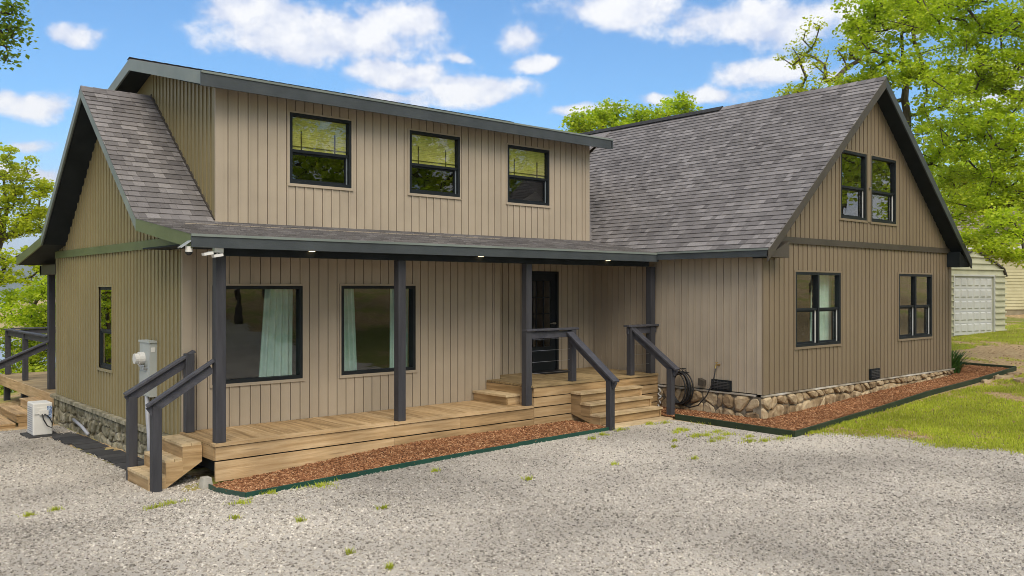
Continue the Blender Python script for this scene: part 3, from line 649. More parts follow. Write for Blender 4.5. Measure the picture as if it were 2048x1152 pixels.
rake(XO-.014, [(YRID, ZRID-.01), (YBRK2, ZBRK-.01)], .17, 'rake')
rake(XO-.014, [(YBRK2, ZBRK-.01), (YEV2+.03, ZEV2-.01)], .17, 'rake_green_bounce')
rake(XO-.014, [(YEV-.001, ZEV+.004), (YBRK, ZBRK+.004)], .185, 'rake_green_bounce')
rake(XA-.014, [(12.731, H(3.255)), (YRID, dz(YRID)-.01)], .20, 'rake'); rake(XA-.014, [(YRID, dz(YRID)-.01), (19.43, H(3.24))], .20, 'rake')
rake(XB_+.03, [(12.70, H(3.242)), (YRID, dz(YRID)-.01)], .20, 'fascia')
rake(0, [(XWE-.03, ZWE-.01), (XWR, ZWR-.01)], .21, 'trimbrown', front=YGO-.014); rake(0, [(XWR, ZWR-.01), (XWE2+.03, ZWE-.01)], .21, 'fascia', front=YGO-.014)
b = MB(); b.prism([(XWE, H(.56)), (XR+.36, H(.56)), (XR+.36, H(.86)), (XWE, H(.56)+.02)], fr_front(YGO+.0), -.34, -.031); b.build('cornice_return', 'trimbrown', house)
b = MB(); b.prism([(XWE2, H(.52)), (XG1-.2, H(.52)), (XG1-.2, H(.88)), (XWE2, H(.60))], fr_front(YGO), -.34, -.031); b.build('cornice_return', 'soffit', house)
# drip edge under the shingles
b = MB(); b.box(XO-.02, XWE+.06, YEV-.045, YEV-.031, ZEV-.03, ZEV+.003); b.box(XWE-.045, XWE-.031, YGO-.01, YEV-.046, ZWE-.03, ZWE+.003); b.box(XA-.01, XB_+.03, 12.685, 12.699, H(3.22), H(3.252)); b.build('drip_edge', 'rake', house)
# ridge caps
def caps(a, c, mat='shingle', w=.13, n=None, lift=.02, slope=.84):
    a = Vector(a); c = Vector(c); L_ = (c-a).length; d = (c-a)/L_; s = d.cross(Z_).normalized(); n = n or int(L_/.2); b = MB()
    for i in range(n):
        p = a+d*(i*L_/n); q = a+d*((i+1)*L_/n+.02)
        b.poly([p-s*w-Z_*(w*slope-lift), p+Z_*lift, p+s*w-Z_*(w*slope-lift), q-s*w-Z_*(w*slope-lift+.008), q+Z_*(lift-.008), q+s*w-Z_*(w*slope-lift+.008)], [(0,1,4,3), (1,2,5,4), (0,3,5,2)])
    o = b.build('ridge_cap', mat, house); tag(o, kind='stuff')
caps((XO-.01, YRID, ZRID+.01), (XD0, YRID, ZRID+.01)); caps((XWR, YGO-.01, ZWR+.01), (XWR, 16, ZWR+.01)); caps((XA-.01, YRID, dz(YRID)+.01), (XB_, YRID, dz(YRID)+.01), slope=.26)
b = MB()
b.poly([(XWR-.16, 12.5, ZWR-.07), (XWR, 12.5, ZWR+.05), (XWR+.16, 12.5, ZWR-.07), (XWR-.16, 19.5, ZWR-.07), (XWR, 19.5, ZWR+.05), (XWR+.16, 19.5, ZWR-.07)], [(0,1,4,3), (1,2,5,4), (0,2,1), (3,4,5), (0,3,5,2)]); b.build('ridge_vent', 'underlay', house)
# valley strip
b = MB(); b.bar((xa-.02, YBRK, ZBRK+.022), (xb, YRID, ZRID+.022), .14, .012); b.build('valley_strip', 'shingle', house)

# ------------------------------------------------------------------ foundations: every stone
def stone_wall(fr, u0, u1, zt_, zb, rows, wid, mat, seed, depth=.05):
    rd = random.Random(seed); b = MB()
    ZB = lambda u: zb(u)
    b.prism([(u0, ZB(u0)-.25), (u1, ZB(u1)-.25), (u1, zt_), (u0, zt_)], fr, -.15, .012); w = b.build('foundation', 'mortar', house)
    n = max(2, int((u1-u0)/wid)); G = {}
    for j in range(rows+1):
        for i in range(n+1):
            u = u0+(u1-u0)*i/n; h0 = ZB(u)-.06
            v = h0+(zt_-h0)*j/rows
            if 0 < i < n: u += rd.uniform(-.46, .46)*wid+(.5*wid if j % 2 else 0)*0.8
            if 0 < j < rows: v += rd.uniform(-.42, .42)*(zt_-h0)/rows
            G[i, j] = (min(max(u, u0), u1), v)
    O, U, V, Nn = fr
    for j in range(rows):
        for i in range(n):
            q = [G[i, j], G[i+1, j], G[i+1, j+1], G[i, j+1]]; cx = sum(p[0] for p in q)/4; cz = sum(p[1] for p in q)/4
            ol = []
            for k in range(4):
                p, r_ = q[k], q[(k+1) % 4]
                for t, sh in ((.2, .93), (.5, .99), (.8, .93)):
                    x = p[0]+(r_[0]-p[0])*t; z = p[1]+(r_[1]-p[1])*t; s_ = sh*rd.uniform(.95, 1.03)
                    ol.append((cx+(x-cx)*s_, cz+(z-cz)*s_))
            m = len(ol); dd = depth*rd.uniform(.7, 2.0); pts = []
            for lev, sc_ in ((0.005, 1.0), (dd*.75, .9), (dd, .62)):
                for p in ol: pts.append(O+U*(cx+(p[0]-cx)*sc_)+V*(cz+(p[1]-cz)*sc_)+Nn*(lev+rd.uniform(-.006, .006)))
            fs = [(l*m+k, l*m+(k+1) % m, (l+1)*m+(k+1) % m, (l+1)*m+k) for l in range(2) for k in range(m)]+[tuple(range(2*m, 3*m))]
            MB().poly(pts, fs).build('stone', mat, w, smooth=False)
    return w
gF = lambda u: gzf(u, YG)+.05
stone_wall(fr_front(YG+.02), XR-.05, XG1+.15, H(-1.965), gF, 2, .22, 'stone', 3)
stone_wall(fr_left(XR-.0), YG-.0, 11.3, H(-1.965), lambda u: gzf(XR, u)+.0, 2, .24, 'stone', 5)
stone_wall(fr_left(XL-.02), YF+.1, YB+.1, H(-2.24), lambda u: gzf(XL, u)-.02, 3, .2, 'stonemoss', 9, .035)
b = MB(); b.box(XR-.06, XG1+.2, YG-.05, YG+.1, H(-1.968), H(-1.94)); b.box(XR-.06, XR+.05, YG-.0, 11.25, H(-1.968), H(-1.94)); b.build('mortar_ledge', 'ledge', house)
b = MB(); b.box(XL-.12, XL+.1, YF+.05, YB+.12, H(-2.24), H(-2.175)); b.build('stone_ledge', 'stonemoss', house)
b = MB(); b.box(XL+.02, XR, YF+.05, YB, 0-.4, H(-2.1)); b.build('crawl_space', 'soffit', house)
# foundation vents
def fvent(fr, u0, u1, z0, z1):
    b = MB(); b.prism(rect(u0, u1, z0, z1), fr, .0, .035); f = b.build('foundation_vent', 'frame', house)
    n = 5; s = MB()
    for i in range(n):
        z = z0+.03+(z1-z0-.06)*(i+.5)/n; s.prism(rect(u0+.03, u1-.03, z-.008, z+.006), fr, .034, .05)
    k = 6
    for i in range(1, k): u = u0+(u1-u0)*i/k; s.prism(rect(u-.005, u+.005, z0+.02, z1-.02), fr, .034, .046)
    s.build('louvre', 'slab', f)
fvent(fr_left(XR-.03), 9.72-.28, 9.78+.1, H(-1.93)+.01, H(-1.72)); fvent(fr_front(YG-.03), 17.62, 18.03, H(-1.93)+.01, H(-1.70))

# ------------------------------------------------------------------ entry door
b = MB()
for r_ in (rect(DOORX[0], DOORX[0]+.05, ZU, H(.36)), rect(DOORX[1]-.05, DOORX[1], ZU, H(.36)), rect(DOORX[0]+.05, DOORX[1]-.05, H(.31), H(.36))): b.prism(r_, fr_front(YREC), -.1, .03)
b.build('door_frame', 'frame', house)
b = MB(); d0, d1 = DOORX[0]+.05, DOORX[1]-.05
for r_ in (rect(d0, d0+.13, ZU, H(.31)), rect(d1-.13, d1, ZU, H(.31)), rect(d0+.13, d1-.13, H(.16), H(.31)), rect(d0+.13, d1-.13, ZU, ZU+.5)): b.prism(r_, fr_front(YREC), -.07, -.02)
b.prism(rect(d0+.2, d1-.2, ZU+.12, ZU+.4), fr_front(YREC), -.02, -.008)
door = b.build('door', 'frame', house)
b = MB()
for i in range(1, 3): u = d0+.13+(d1-d0-.26)*i/3; b.prism(rect(u-.01, u+.01, ZU+.5, H(.16)), fr_front(YREC), -.05, -.022)
for i in range(1, 4): z = ZU+.5+(H(.16)-ZU-.5)*i/4; b.prism(rect(d0+.13, d1-.13, z-.01, z+.01), fr_front(YREC), -.051, -.021)
b.build('glazing_bar', 'frame', door)
b = MB(); b.prism(rect(d0+.13, d1-.13, ZU+.5, H(.16)), fr_front(YREC), -.040, -.036); b.build('pane', 'glass', door)
b = MB(); b.tube([(d1-.07, YREC+.02, ZU+.98), (d1-.07, YREC-.06, ZU+.98)], .02, 8); b.tube([(d1-.07, YREC-.05, ZU+.98), (d1-.2, YREC-.05, ZU+.98)], .012, 8); b.build('handle', 'steel', door)

# ------------------------------------------------------------------ porch posts (hold the roof up)
PW = .135
def post(x, y, z0, z1, parent=house, name='porch_post', w=PW, mat='post'):
    b = MB(); b.box(x-w/2, x+w/2, y-w/2, y+w/2, z0, z1)
    o = b.build(name, mat, parent)
    bv = o.modifiers.new('bev', 'BEVEL'); bv.width = .006; bv.segments = 1
    return o
PX = [(4.60, 11.27, ZD), (7.48, 11.27, ZD), (10.14, 11.27, ZD), (13.50, 11.27, ZU)]
for (x, y, z) in PX: post(x, y, z, H(.44))
post(4.75, 20.86, H(-2.2), H(.30))

# ------------------------------------------------------------------ front deck
deck = thing('porch_deck', 'long low pine porch deck with raised entry platform at its right end', 'deck', (7.5, 11.8, 0))
def plank(x0, x1, y0, y1, z0, z1, mat, parent, name='deck_board'):
    b = MB(); b.box(x0, x1, y0, y1, z0, z1); return b.build(name, mat, parent)
x = 4.50
while x < 10.15:
    e = min(x+.14, 10.2); j = random.uniform(-.0015, .0015)
    plank(x+.003, e-.003, 11.30, YF-.04, ZD-.035+j, ZD+j, 'woody', deck); x = e
for a, c in ((4.49, 7.30), (7.306, 10.2)): plank(a, c, 11.155, 11.296, ZD-.036, ZD+.001, 'woodx', deck)
def skirt(x0, x1, yy, zs, splits, mat='woodx'):
    for (za, zb_) in zs:
        cuts = [x0]+splits+[x1]
        for a, c in zip(cuts[:-1], cuts[1:]): plank(a+.002, c-.002, yy, yy+.035, za, zb_, mat, deck, 'skirt_board')
skirt(4.51, 10.22, 11.175, [(ZD-.222, ZD-.045)], [8.6]); skirt(4.51, 10.22, 11.175, [(ZD-.50, ZD-.242)], [7.32])
plank(4.50, 4.535, 11.215, 11.62, ZD-.225, ZD-.042, 'woody', deck, 'skirt_board')
b = MB(); b.box(4.62, 13.6, 11.4, 12.4, .02, ZD-.06); b.build('deck_framing', 'soffit', deck)
# raised platform
x = 10.2
while x < 13.6:
    e = min(x+.14, 13.62); plank(x+.003, e-.003, 11.30, YREC-.04 if x > 10.5 else YF-.04, ZU-.035, ZU+random.uniform(-.001,.001), 'woodgrey', deck); x = e
plank(10.185, 13.60, 11.15, 11.296, ZU-.036, ZU+.001, 'woodgrey', deck)
for (a, c) in ((ZU-.205, ZU-.045), (ZU-.382, ZU-.222), (ZU-.562, ZU-.402), (ZU-.75, ZU-.582)):
    s = 12.1 if random.random() < .5 else 11.5
    plank(10.225, s, 11.17, 11.205, a, c, 'woodx', deck, 'skirt_board'); plank(s+.004, 13.6, 11.17, 11.205, a, c, 'woodx', deck, 'skirt_board')
plank(10.195, 10.222, 11.21, YF-.04, ZU-.21, ZU-.042, 'woody', deck, 'skirt_board'); plank(10.195, 10.222, 11.21, YF-.04, ZD+.003, ZU-.215, 'woody', deck, 'skirt_board')
# box step between the two levels
bs = thing('box_step', 'small pine box step between the low porch deck and the entry platform', 'step', (10.0, 12.0, ZD))
plank(9.86, 10.02, 11.50, YF-.045, ZD+.142, ZD+.178, 'tread', bs, 'tread'); plank(10.025, 10.19, 11.50, YF-.045, ZD+.142, ZD+.178, 'tread', bs, 'tread')
plank(9.885, 9.92, 11.52, YF-.045, ZD+.004, ZD+.14, 'woody', bs, 'riser'); plank(9.922, 10.19, 11.52, 11.55, ZD+.004, ZD+.14, 'woodx', bs, 'riser')
# doormat
b = MB(); b.box(11.7, 12.55, 12.45, 12.95, ZU+.004, ZU+.018); tag(b.build('doormat', 'black'), 'dark doormat lying in front of the entry door', 'doormat')

# ------------------------------------------------------------------ steps
def stringer(fr, pts, d0, d1, parent, mat): b = MB(); b.prism(pts, fr, d0, d1); b.build('stringer', mat, parent)
st = thing('entry_steps', 'four pine steps climbing to the raised entry platform', 'steps', (12, 10.5, .05))
X0, X1 = 11.14, 12.82; ty = [10.90, 10.66, 10.42, 10.18]; tz = [ZU-.178*(i+1) for i in range(4)]
for i in range(4):
    y0, z = ty[i], tz[i]; yb = 11.165 if i == 0 else ty[i-1]+.02
    plank(X0-.02, X1+.02, y0, (y0+yb)/2-.003, z-.036, z, 'tread', st, 'tread'); plank(X0-.02, X1+.02, (y0+yb)/2+.003, yb-.001, z-.036, z, 'tread', st, 'tread')
    lowz = tz[i+1] if i < 3 else gzf(12, 10.2)-.05
    plank(X0+.042, X1-.042, y0+.04, y0+.07, lowz+.001, z-.038, 'woodx', st, 'riser')
for xx in (X0, X1-.04):
    pts = [(11.165, tz[0]-.037)]
    for i in range(4):
        pts.append((ty[i]+.022, tz[i]-.037)); pts.append((ty[i]+.022, (tz[i+1]-.037) if i < 3 else .03))
    lower = [(10.5, .03), (11.165, tz[0]-.40)]
    # cut into convex teeth
    b = MB(); fr = (Vector((xx, 0, 0)), Y_, Z_, X_)
    for i in range(4):
        ya, yb_ = ty[i]+.022, (11.165 if i == 0 else ty[i-1]+.022)
        bl = lambda y: max(.02, .03+(y-10.42)*(tz[0]-.40-.03)/(11.165-10.42))
        b.prism([(ya, bl(ya)), (yb_, bl(yb_)), (yb_, tz[i]-.037), (ya, tz[i]-.037)], fr, 0, .04)
    b.build('stringer', 'woody', st)
ls = thing('side_steps', 'three pine steps at the left end of the porch deck', 'steps', (4.1, 12, -.15))
tx = [4.22, 4.00, 3.78]; tzz = [H(-2.085), H(-2.275), H(-2.465)]
for i in range(3):
    xb_ = 4.488 if i == 0 else tx[i-1]+.03; m = (tx[i]+xb_)/2
    plank(tx[i], m-.003, 11.60, 12.43, tzz[i]-.036, tzz[i], 'tread', ls, 'tread'); plank(m+.003, xb_, 11.60, 12.43, tzz[i]-.036, tzz[i], 'tread', ls, 'tread')
    low = tzz[i+1] if i < 2 else gzf(3.8, 12)-.02
    plank(tx[i]+.012, tx[i]+.042, 11.625, 12.41, low+.001, tzz[i]-.038, 'woody', ls, 'riser')
for yy in (11.585, 12.42):
    b = MB(); fr = (Vector((0, yy+.035, 0)), X_, Z_, -Y_)
    for i in range(3):
        xa_, xc = tx[i]+.01, (4.488 if i == 0 else tx[i-1]+.01)
        bl = lambda q: max(-.16, -.16+(q-3.98)*(tzz[0]-.26+.16)/(4.488-3.98))
        b.prism([(xa_, bl(xa_)), (xc, bl(xc)), (xc, tzz[i]-.037), (xa_, tzz[i]-.037)], fr, 0, .035)
    b.build('stringer', 'woodx', ls)

# ------------------------------------------------------------------ handrails
def railing(label, posts, rails, loc, wires=None, name='handrail', group=None, w=.115):
    t = thing(name, label, 'railing', loc, group)
    for (x, y, z0, z1) in posts: post(x, y, z0, z1, t, 'post', w)
    for (a, c) in rails:
        a = Vector(a); c = Vector(c)
        b = MB(); b.bar(a, c, .15, .038); o = b.build('cap_rail', 'railx', t); bv = o.modifiers.new('bev', 'BEVEL'); bv.width = .005; bv.segments = 1
        b = MB(); d = (c-a).normalized(); b.bar(a-Z_*.09+d*.03, c-Z_*.09-d*.03, .04, .12); b.build('side_rail', 'railx', t)
    for (a, c) in (wires or []): b = MB(); b.tube([a, c], .0025, 5); b.build('cable', 'steel', t)
    return t
GR = 'charcoal handrails of the porch and steps'
zr = H(-.735)
railing('charcoal handrail on the left side of the entry steps, joined to the third porch post', [(11.24, 11.24, ZU, zr-.02), (11.06, 10.13, gzf(11, 10.1)-.03, H(-1.585))],
        [((10.07, 11.25, zr), (11.36, 11.25, zr)), ((11.15, 11.22, H(-.80)), (11.05, 9.98, H(-1.60)))], (11.1, 10.7, ZU),
        [((10.22, 11.25, ZU+.2*k), (11.2, 11.25, ZU+.2*k)) for k in (1, 2, 3, 4)], group=GR)
railing('charcoal handrail on the right side of the entry steps, beside the hanging hose', [(12.86, 11.24, ZU, zr-.02), (12.96, 10.33, gzf(13, 10.3)-.03, H(-1.515))],
        [((12.74, 11.25, zr), (13.66, 11.25, zr)), ((12.90, 11.22, H(-.78)), (12.98, 10.18, H(-1.53)))], (12.9, 10.7, ZU),
        [((12.9, 11.25, ZU+.2*k), (13.44, 11.25, ZU+.2*k)) for k in (1, 2, 3, 4)], group=GR)
railing('charcoal handrail on the far side of the side steps, nearest the meter box', [(3.86, 12.50, gzf(3.9, 12.5)-.03, H(-1.50)), (4.60, 12.36, ZD, H(-.93))],
        [((3.76, 12.50, H(-1.47)), (4.68, 12.37, H(-.90)))], (3.9, 12.5, -.15), group=GR, w=.12)
railing('charcoal handrail on the near side of the side steps, ending at the first porch post', [(3.86, 11.53, gzf(3.9, 11.5)-.03, H(-1.53))],
        [((3.74, 11.53, H(-1.53)), (4.55, 11.33, H(-.96)))], (3.9, 11.5, -.15), group=GR, w=.12)

# ------------------------------------------------------------------ rear deck at the left
ZR_ = H(-2.2)
rd_ = thing('rear_deck', 'raised pine deck behind the house overlooking the lake', 'deck', (6, 22, -1))
y = 19.64
while y < 25.3:
    plank(4.56, 9.0, y+.003, y+.137, ZR_-.035, ZR_, 'woodgrey', rd_); y += .14
plank(4.525, 4.557, 19.66, 25.3, ZR_-.24, ZR_-.002, 'woody', rd_, 'rim_joist'); plank(4.56, 9, 25.3, 25.33, ZR_-.24, ZR_-.002, 'woodx', rd_, 'rim_joist')
for yy in (20.9, 23.2, 25.15): post(4.70, yy, gzf(4.7, yy)-.2, ZR_-.04, rd_, 'deck_post')
railing('charcoal railing along the left edge of the rear deck', [(4.72, 23.2, ZR_, H(-1.08)), (4.72, 25.15, ZR_, H(-1.08)), (7.5, 25.2, ZR_, H(-1.08))],
        [((4.72, 20.95, H(-1.05)), (4.72, 25.3, H(-1.05))), ((4.8, 25.2, H(-1.03)), (8.9, 25.2, H(-1.03)))], (4.7, 23, ZR_), name='deck_railing')
railing('sloping charcoal stair rail running down from the rear porch post', [(3.2, 20.95, gzf(3.2, 21)-.1, H(-1.85))],
        [((4.70, 20.86, H(-1.15)), (3.15, 20.95, H(-1.84)))], (3.9, 20.9, -.3), name='stair_rail')
rs = thing('rear_steps', 'wide pine steps leading up to the rear deck behind the white outdoor unit', 'steps', (4, 20.3, -.3))
for i in range(3):
    x1 = 4.52-.34*i; x0 = x1-.34; z = ZR_-.175*(i+1); y1 = 21.1+.25*i
    plank(x0, x0+.165, 19.72, y1, z-.035, z, 'woody', rs, 'tread'); plank(x0+.17, x1-.003, 19.72, y1, z-.035, z, 'woody', rs, 'tread')
    plank(x0+.02, x0+.05, 19.74, y1, z-.17, z-.037, 'woody', rs, 'riser'); plank(x0+.051, x1-.003, 19.735, 19.765, z-.17, z-.037, 'woodx', rs, 'riser')
    if i < 2: plank(x0+.051, 4.52, 19.735, 19.765, z-.52+.175*i, z-.175, 'woodx', rs, 'riser')

# ------------------------------------------------------------------ mulch beds and edging
def chips(name, label, n, x0, x1, y0, y1, test, dz_=.05):
    p = scatter(n, x0, x1, y0, y1, test); q = rng.uniform(.35, 1, (n, 1)); L_ = rng.uniform(.007, .036, n); W = rng.uniform(.003, .009, n); T_ = rng.uniform(.002, .006, n)
    v = np.array([(x, y_, z) for z in (-1, 1) for y_ in (-1, 1) for x in (-1, 1)], float)[None]*np.stack([L_, W, T_], -1)[:, None, :]
    v = np.einsum('nij,nkj->nki', rot_rand(n, .45), v)
    v[:,:,0] += p[:,0,None]; v[:,:,1] += p[:,1,None]; v[:,:,2] += (gz(p[:,0], p[:,1])+dz_+rng.uniform(-.006,.014,n))[:,None]
    f = [(0,2,1),(1,2,3),(4,5,6),(5,7,6),(0,1,4),(1,5,4),(2,6,3),(3,6,7),(0,4,2),(2,4,6),(1,3,5),(3,7,5)]
    return tag(npmesh(name, v, 8, f, 'mulch'), label, 'mulch', kind='stuff')
bedA = [(4.42, 11.16), (4.36, 10.70), (4.33, 9.80), (11.06, 10.14), (11.1, 11.16)]
bedB = [(12.86, 10.12), (12.82, 7.66), (23.6, 8.02), (23.7, 9.45), (21.9, 9.4), (21.9, 8.74), (13.62, 8.74), (13.62, 11.1), (12.9, 11.1)]
def inpoly(poly):
    a = np.array(poly)
    def t(x, y):
        c = False; j = len(a)-1
        for i in range(len(a)):
            if (a[i,1] > y) != (a[j,1] > y) and x < (a[j,0]-a[i,0])*(y-a[i,1])/(a[j,1]-a[i,1])+a[i,0]: c = not c
            j = i
        return c
    return t
def bed(poly, name, dz_):
    n = len(poly); b = MB(); ps = [Vector((p[0], p[1], gzf(*p)+dz_)) for p in poly]
    import mathutils
    tris = mathutils.geometry.tessellate_polygon([ps]); b.poly(ps, [tuple(t) for t in tris]); return tag(b.build(name, 'mulch'), kind='structure')
bed(bedA, 'mulch_bed', .035); bed(bedB, 'mulch_bed', .035)
chips('mulch', 'shredded red bark mulch in the narrow bed under the porch deck', 22000, 4.3, 11.1, 9.8, 11.17, inpoly(bedA))
chips('mulch', 'shredded red bark mulch in the bed around the right wing', 34000, 12.8, 23.7, 7.6, 11.1, inpoly(bedB))
def edging(label, pts, mat, h0=.07, w=.012):
    t = thing('edging', label, 'edging', (pts[0][0], pts[0][1], gzf(*pts[0])))
    for a, c in zip(pts[:-1], pts[1:]):
        n = max(1, int(math.hypot(c[0]-a[0], c[1]-a[1])/2.2))
        for i in range(n):
            p = [a[k]+(c[k]-a[k])*i/n for k in (0, 1)]; q = [a[k]+(c[k]-a[k])*(i+1)/n-(.004 if i < n-1 else 0)*0 for k in (0, 1)]
            d = Vector((q[0]-p[0], q[1]-p[1], 0)).normalized(); nn = Vector((d.y, -d.x, 0))*w/2; b = MB()
            P0 = Vector((p[0], p[1], gzf(*p))); P1 = Vector((q[0], q[1], gzf(*q))); hj = random.uniform(-.008, .008)
            b.poly([P0-nn-Z_*.05, P0+nn-Z_*.05, P1+nn-Z_*.05, P1-nn-Z_*.05, P0-nn+Z_*(h0+hj), P0+nn+Z_*(h0+hj), P1+nn+Z_*(h0-hj), P1-nn+Z_*(h0-hj)], [(0,3,2,1),(4,5,6,7),(0,1,5,4),(1,2,6,5),(2,3,7,6),(3,0,4,7)])
            b.tube([P0+Z_*(h0+hj), P1+Z_*(h0-hj)], w*.62, 6); b.build('edging_strip', mat, t)
edging('green metal edging in front of the mulch bed under the porch', [(4.40, 11.12), (4.35, 10.70), (4.31, 9.78), (11.08, 10.12)], 'edging')
edging('dark green edging round the mulch bed of the right wing', [(12.84, 10.12), (12.76, 7.62), (23.65, 7.98), (23.75, 9.45), (21.95, 9.48)], 'edgingdark', .10, .03)
b = MB(); b.prism([(0,0), (.16,0), (.13,.17), (.03,.17)], (Vector((4.33, 11.2, gzf(4.4, 11.2)-.02)), X_, Z_, -Y_), -.12, .02); tag(b.build('concrete_block', 'concrete'), 'tapered concrete block beside the left corner of the porch deck', 'block')

# ------------------------------------------------------------------ grass: clumps on the right, sprigs in the gravel
def blades(name, label, pts, hmin, hmax, mat='grass', spread=.35, wid=.005, parent=None, cat='grass', kind='stuff'):
    n = len(pts); h = rng.uniform(hmin, hmax, n); a = rng.uniform(0, 2*math.pi, n); lean = rng.uniform(.05, spread, n)*h*1.6
    bx, by = pts[:,0], pts[:,1]; bz = gz(bx, by)+(pts[:,2] if pts.shape[1] > 2 else 0)
    wx, wy = -np.sin(a)*wid, np.cos(a)*wid; dx, dy = np.cos(a)*lean, np.sin(a)*lean
    v = np.zeros((n, 5, 3))
    for k, (s, t) in enumerate(((-1,0),(1,0),(-.7,.55),(.7,.55),(0,1))):
        v[:,k,0] = bx+s*wx+dx*t*t; v[:,k,1] = by+s*wy+dy*t*t; v[:,k,2] = bz-.01*(t == 0)+h*t*(1-.25*t*spread)
    o = npmesh(name, v, 5, [(0,1,3),(0,3,2),(2,3,4)], mat, parent)
    return tag(o, label, cat, kind=kind) if label else o
def vnoise(x, y, s, seed=0):
    return (math.sin(x*s+seed)*math.cos(y*s*1.13+seed*2)+.6*math.sin(x*s*2.3+y*s*1.7+seed*3)+.4*math.cos(x*s*4.9-y*s*3.7+seed))/2
def grass_ok(x, y):
    if not view_ok(x, y, 8, 60, 60) or is_gravel(x+abs(random.gauss(0,.14)), y) or in_house(x, y) and x < 23.9 and y > 7.66: return False
    if x > 22 and y > 10 and x < 27.5 and y < 17: pass
    w = x*cY+y*sY; nv = vnoise(x, y, 1.1, 2.3)+.5*vnoise(x, y, 3.7, 1.1)+random.uniform(-.3, .3)
    if w > 27.3+.6*math.sin(x*1.3): return nv > -.45
    if y < 7.75: return nv > -.62+max(0, x-18.5)*.16+(.35 if x > drive_edge(y)+5.5 and y < 3 else 0)
    return nv > .75
def lawn_green(x, y):
    w = x*cY+y*sY; nv = vnoise(x, y, 1.1, 2.3)+.5*vnoise(x, y, 3.7, 1.1)
    if w > 27.3+.6*math.sin(x*1.3): return nv+.45
    if y < 7.75: return nv+.62-max(0, x-18.5)*.16-(.35 if x > drive_edge(y)+5.5 and y < 3 else 0)
    return nv-.75
def lawnmat():
    m, nt, b = newmat('straw_dirt_and_thatch'); N = nt.nodes.new; L = nt.links.new; geo = N('ShaderNodeNewGeometry')
    def nz(s_, d=8):
        n = N('ShaderNodeTexNoise'); L(geo.outputs['Position'], n.inputs['Vector']); n.inputs['Scale'].default_value = s_; n.inputs['Detail'].default_value = d; n.inputs['Roughness'].default_value = .65; return n.outputs[0]
    at = N('ShaderNodeAttribute'); at.attribute_name = 'green'
    r1 = N('ShaderNodeValToRGB'); rampset(r1, [(.16,.10,.05,.28), (.38,.26,.135,.45), (.55,.41,.235,.6), (.72,.60,.40,.75)]); L(nz(16, 10), r1.inputs[0])
    r2 = N('ShaderNodeValToRGB'); rampset(r2, [(.07,.08,.02,.3), (.20,.22,.045,.48), (.42,.38,.13,.68)]); L(nz(24, 8), r2.inputs[0])
    ad = N('ShaderNodeMath'); ad.operation = 'MULTIPLY_ADD'; L(nz(5, 8), ad.inputs[0]); ad.inputs[1].default_value = 2.2; L(at.outputs['Fac'], ad.inputs[2])
    mr = N('ShaderNodeMapRange'); L(ad.outputs[0], mr.inputs[0]); mr.inputs[1].default_value = .95; mr.inputs[2].default_value = 1.5; mr.interpolation_type = 'SMOOTHSTEP'
    mx = N('ShaderNodeMix'); mx.data_type = 'RGBA'; L(mr.outputs[0], mx.inputs[0]); L(r1.outputs[0], mx.inputs[6]); L(r2.outputs[0], mx.inputs[7]); L(mx.outputs[2], b.inputs['Base Color'])
    b.inputs['Roughness'].default_value = .95; b.inputs['Specular IOR Level'].default_value = .1
    bp = N('ShaderNodeBump'); bp.inputs['Distance'].default_value = .04; L(nz(30, 8), bp.inputs['Height']); L(bp.outputs[0], b.inputs['Normal']); return m
MT['lawn'] = lawnmat()
lw = sheet('lawn', np.arange(11, 44, .25), np.arange(-8, 26, .25), 'lawn', .006, lambda x, y: not (in_house(x, y) and x < 23 and y > 8.9))
at_ = lw.data.attributes.new('green', 'FLOAT', 'POINT'); wo = wloc(lw); at_.data.foreach_set('value', [lawn_green(v.co.x+wo.x, v.co.y+wo.y) for v in lw.data.vertices])
gg = scatter(110000, 12, 40, 0, 20, lambda x, y: random.random() < min(1, (13/(x*cY+y*sY))**1.4) and grass_ok(x, y))
blades('grass', 'patchy yellow green lawn grass right of the mulch bed', gg, .02, .075, wid=.007)
tufts = [(342,992,.16),(310,1005,.1),(540,985,.08),(483,1008,.12),(470,1040,.05),(600,1045,.04),(640,972,.22),(765,1020,.05),(1057,962,.05),(870,945,.05),(925,905,.05),(1027,842,.08),(1185,880,.08),(1205,872,.1),(1240,862,.14),(1300,850,.12),(1330,848,.1),(1360,862,.1),(1390,875,.12),(1440,880,.14),(1500,885,.16),(1560,880,.18),(1350,885,.05),(60,1000,.06),(110,990,.05),(700,1110,.03),(780,1140,.03)]
for k in range(12): tufts.append((1350+k*22+random.uniform(-8,8), 846+k*1.6+random.uniform(2,26), random.uniform(.06,.15)))
for k in range(4): tufts.append((random.uniform(1200,1700), random.uniform(880,935), random.uniform(.03,.07)))
tp = []
for (px, py, rr) in tufts:
    w = F*(ZC-.04)/(py-CY); c = P(px, py, w); n = int(50+800*rr)
    for _ in range(n):
        t_ = random.uniform(0, 6.283); r_ = rr*random.random()**.9*1.3*(1+.5*math.sin(t_*3+px)+.3*math.sin(t_*7+py)); tp.append((c.x+math.cos(t_)*r_, c.y+math.sin(t_)*r_*.7))
blades('grass', 'small green weed sprigs growing through the gravel drive', np.array(tp), .02, .09, wid=.005, spread=.7)

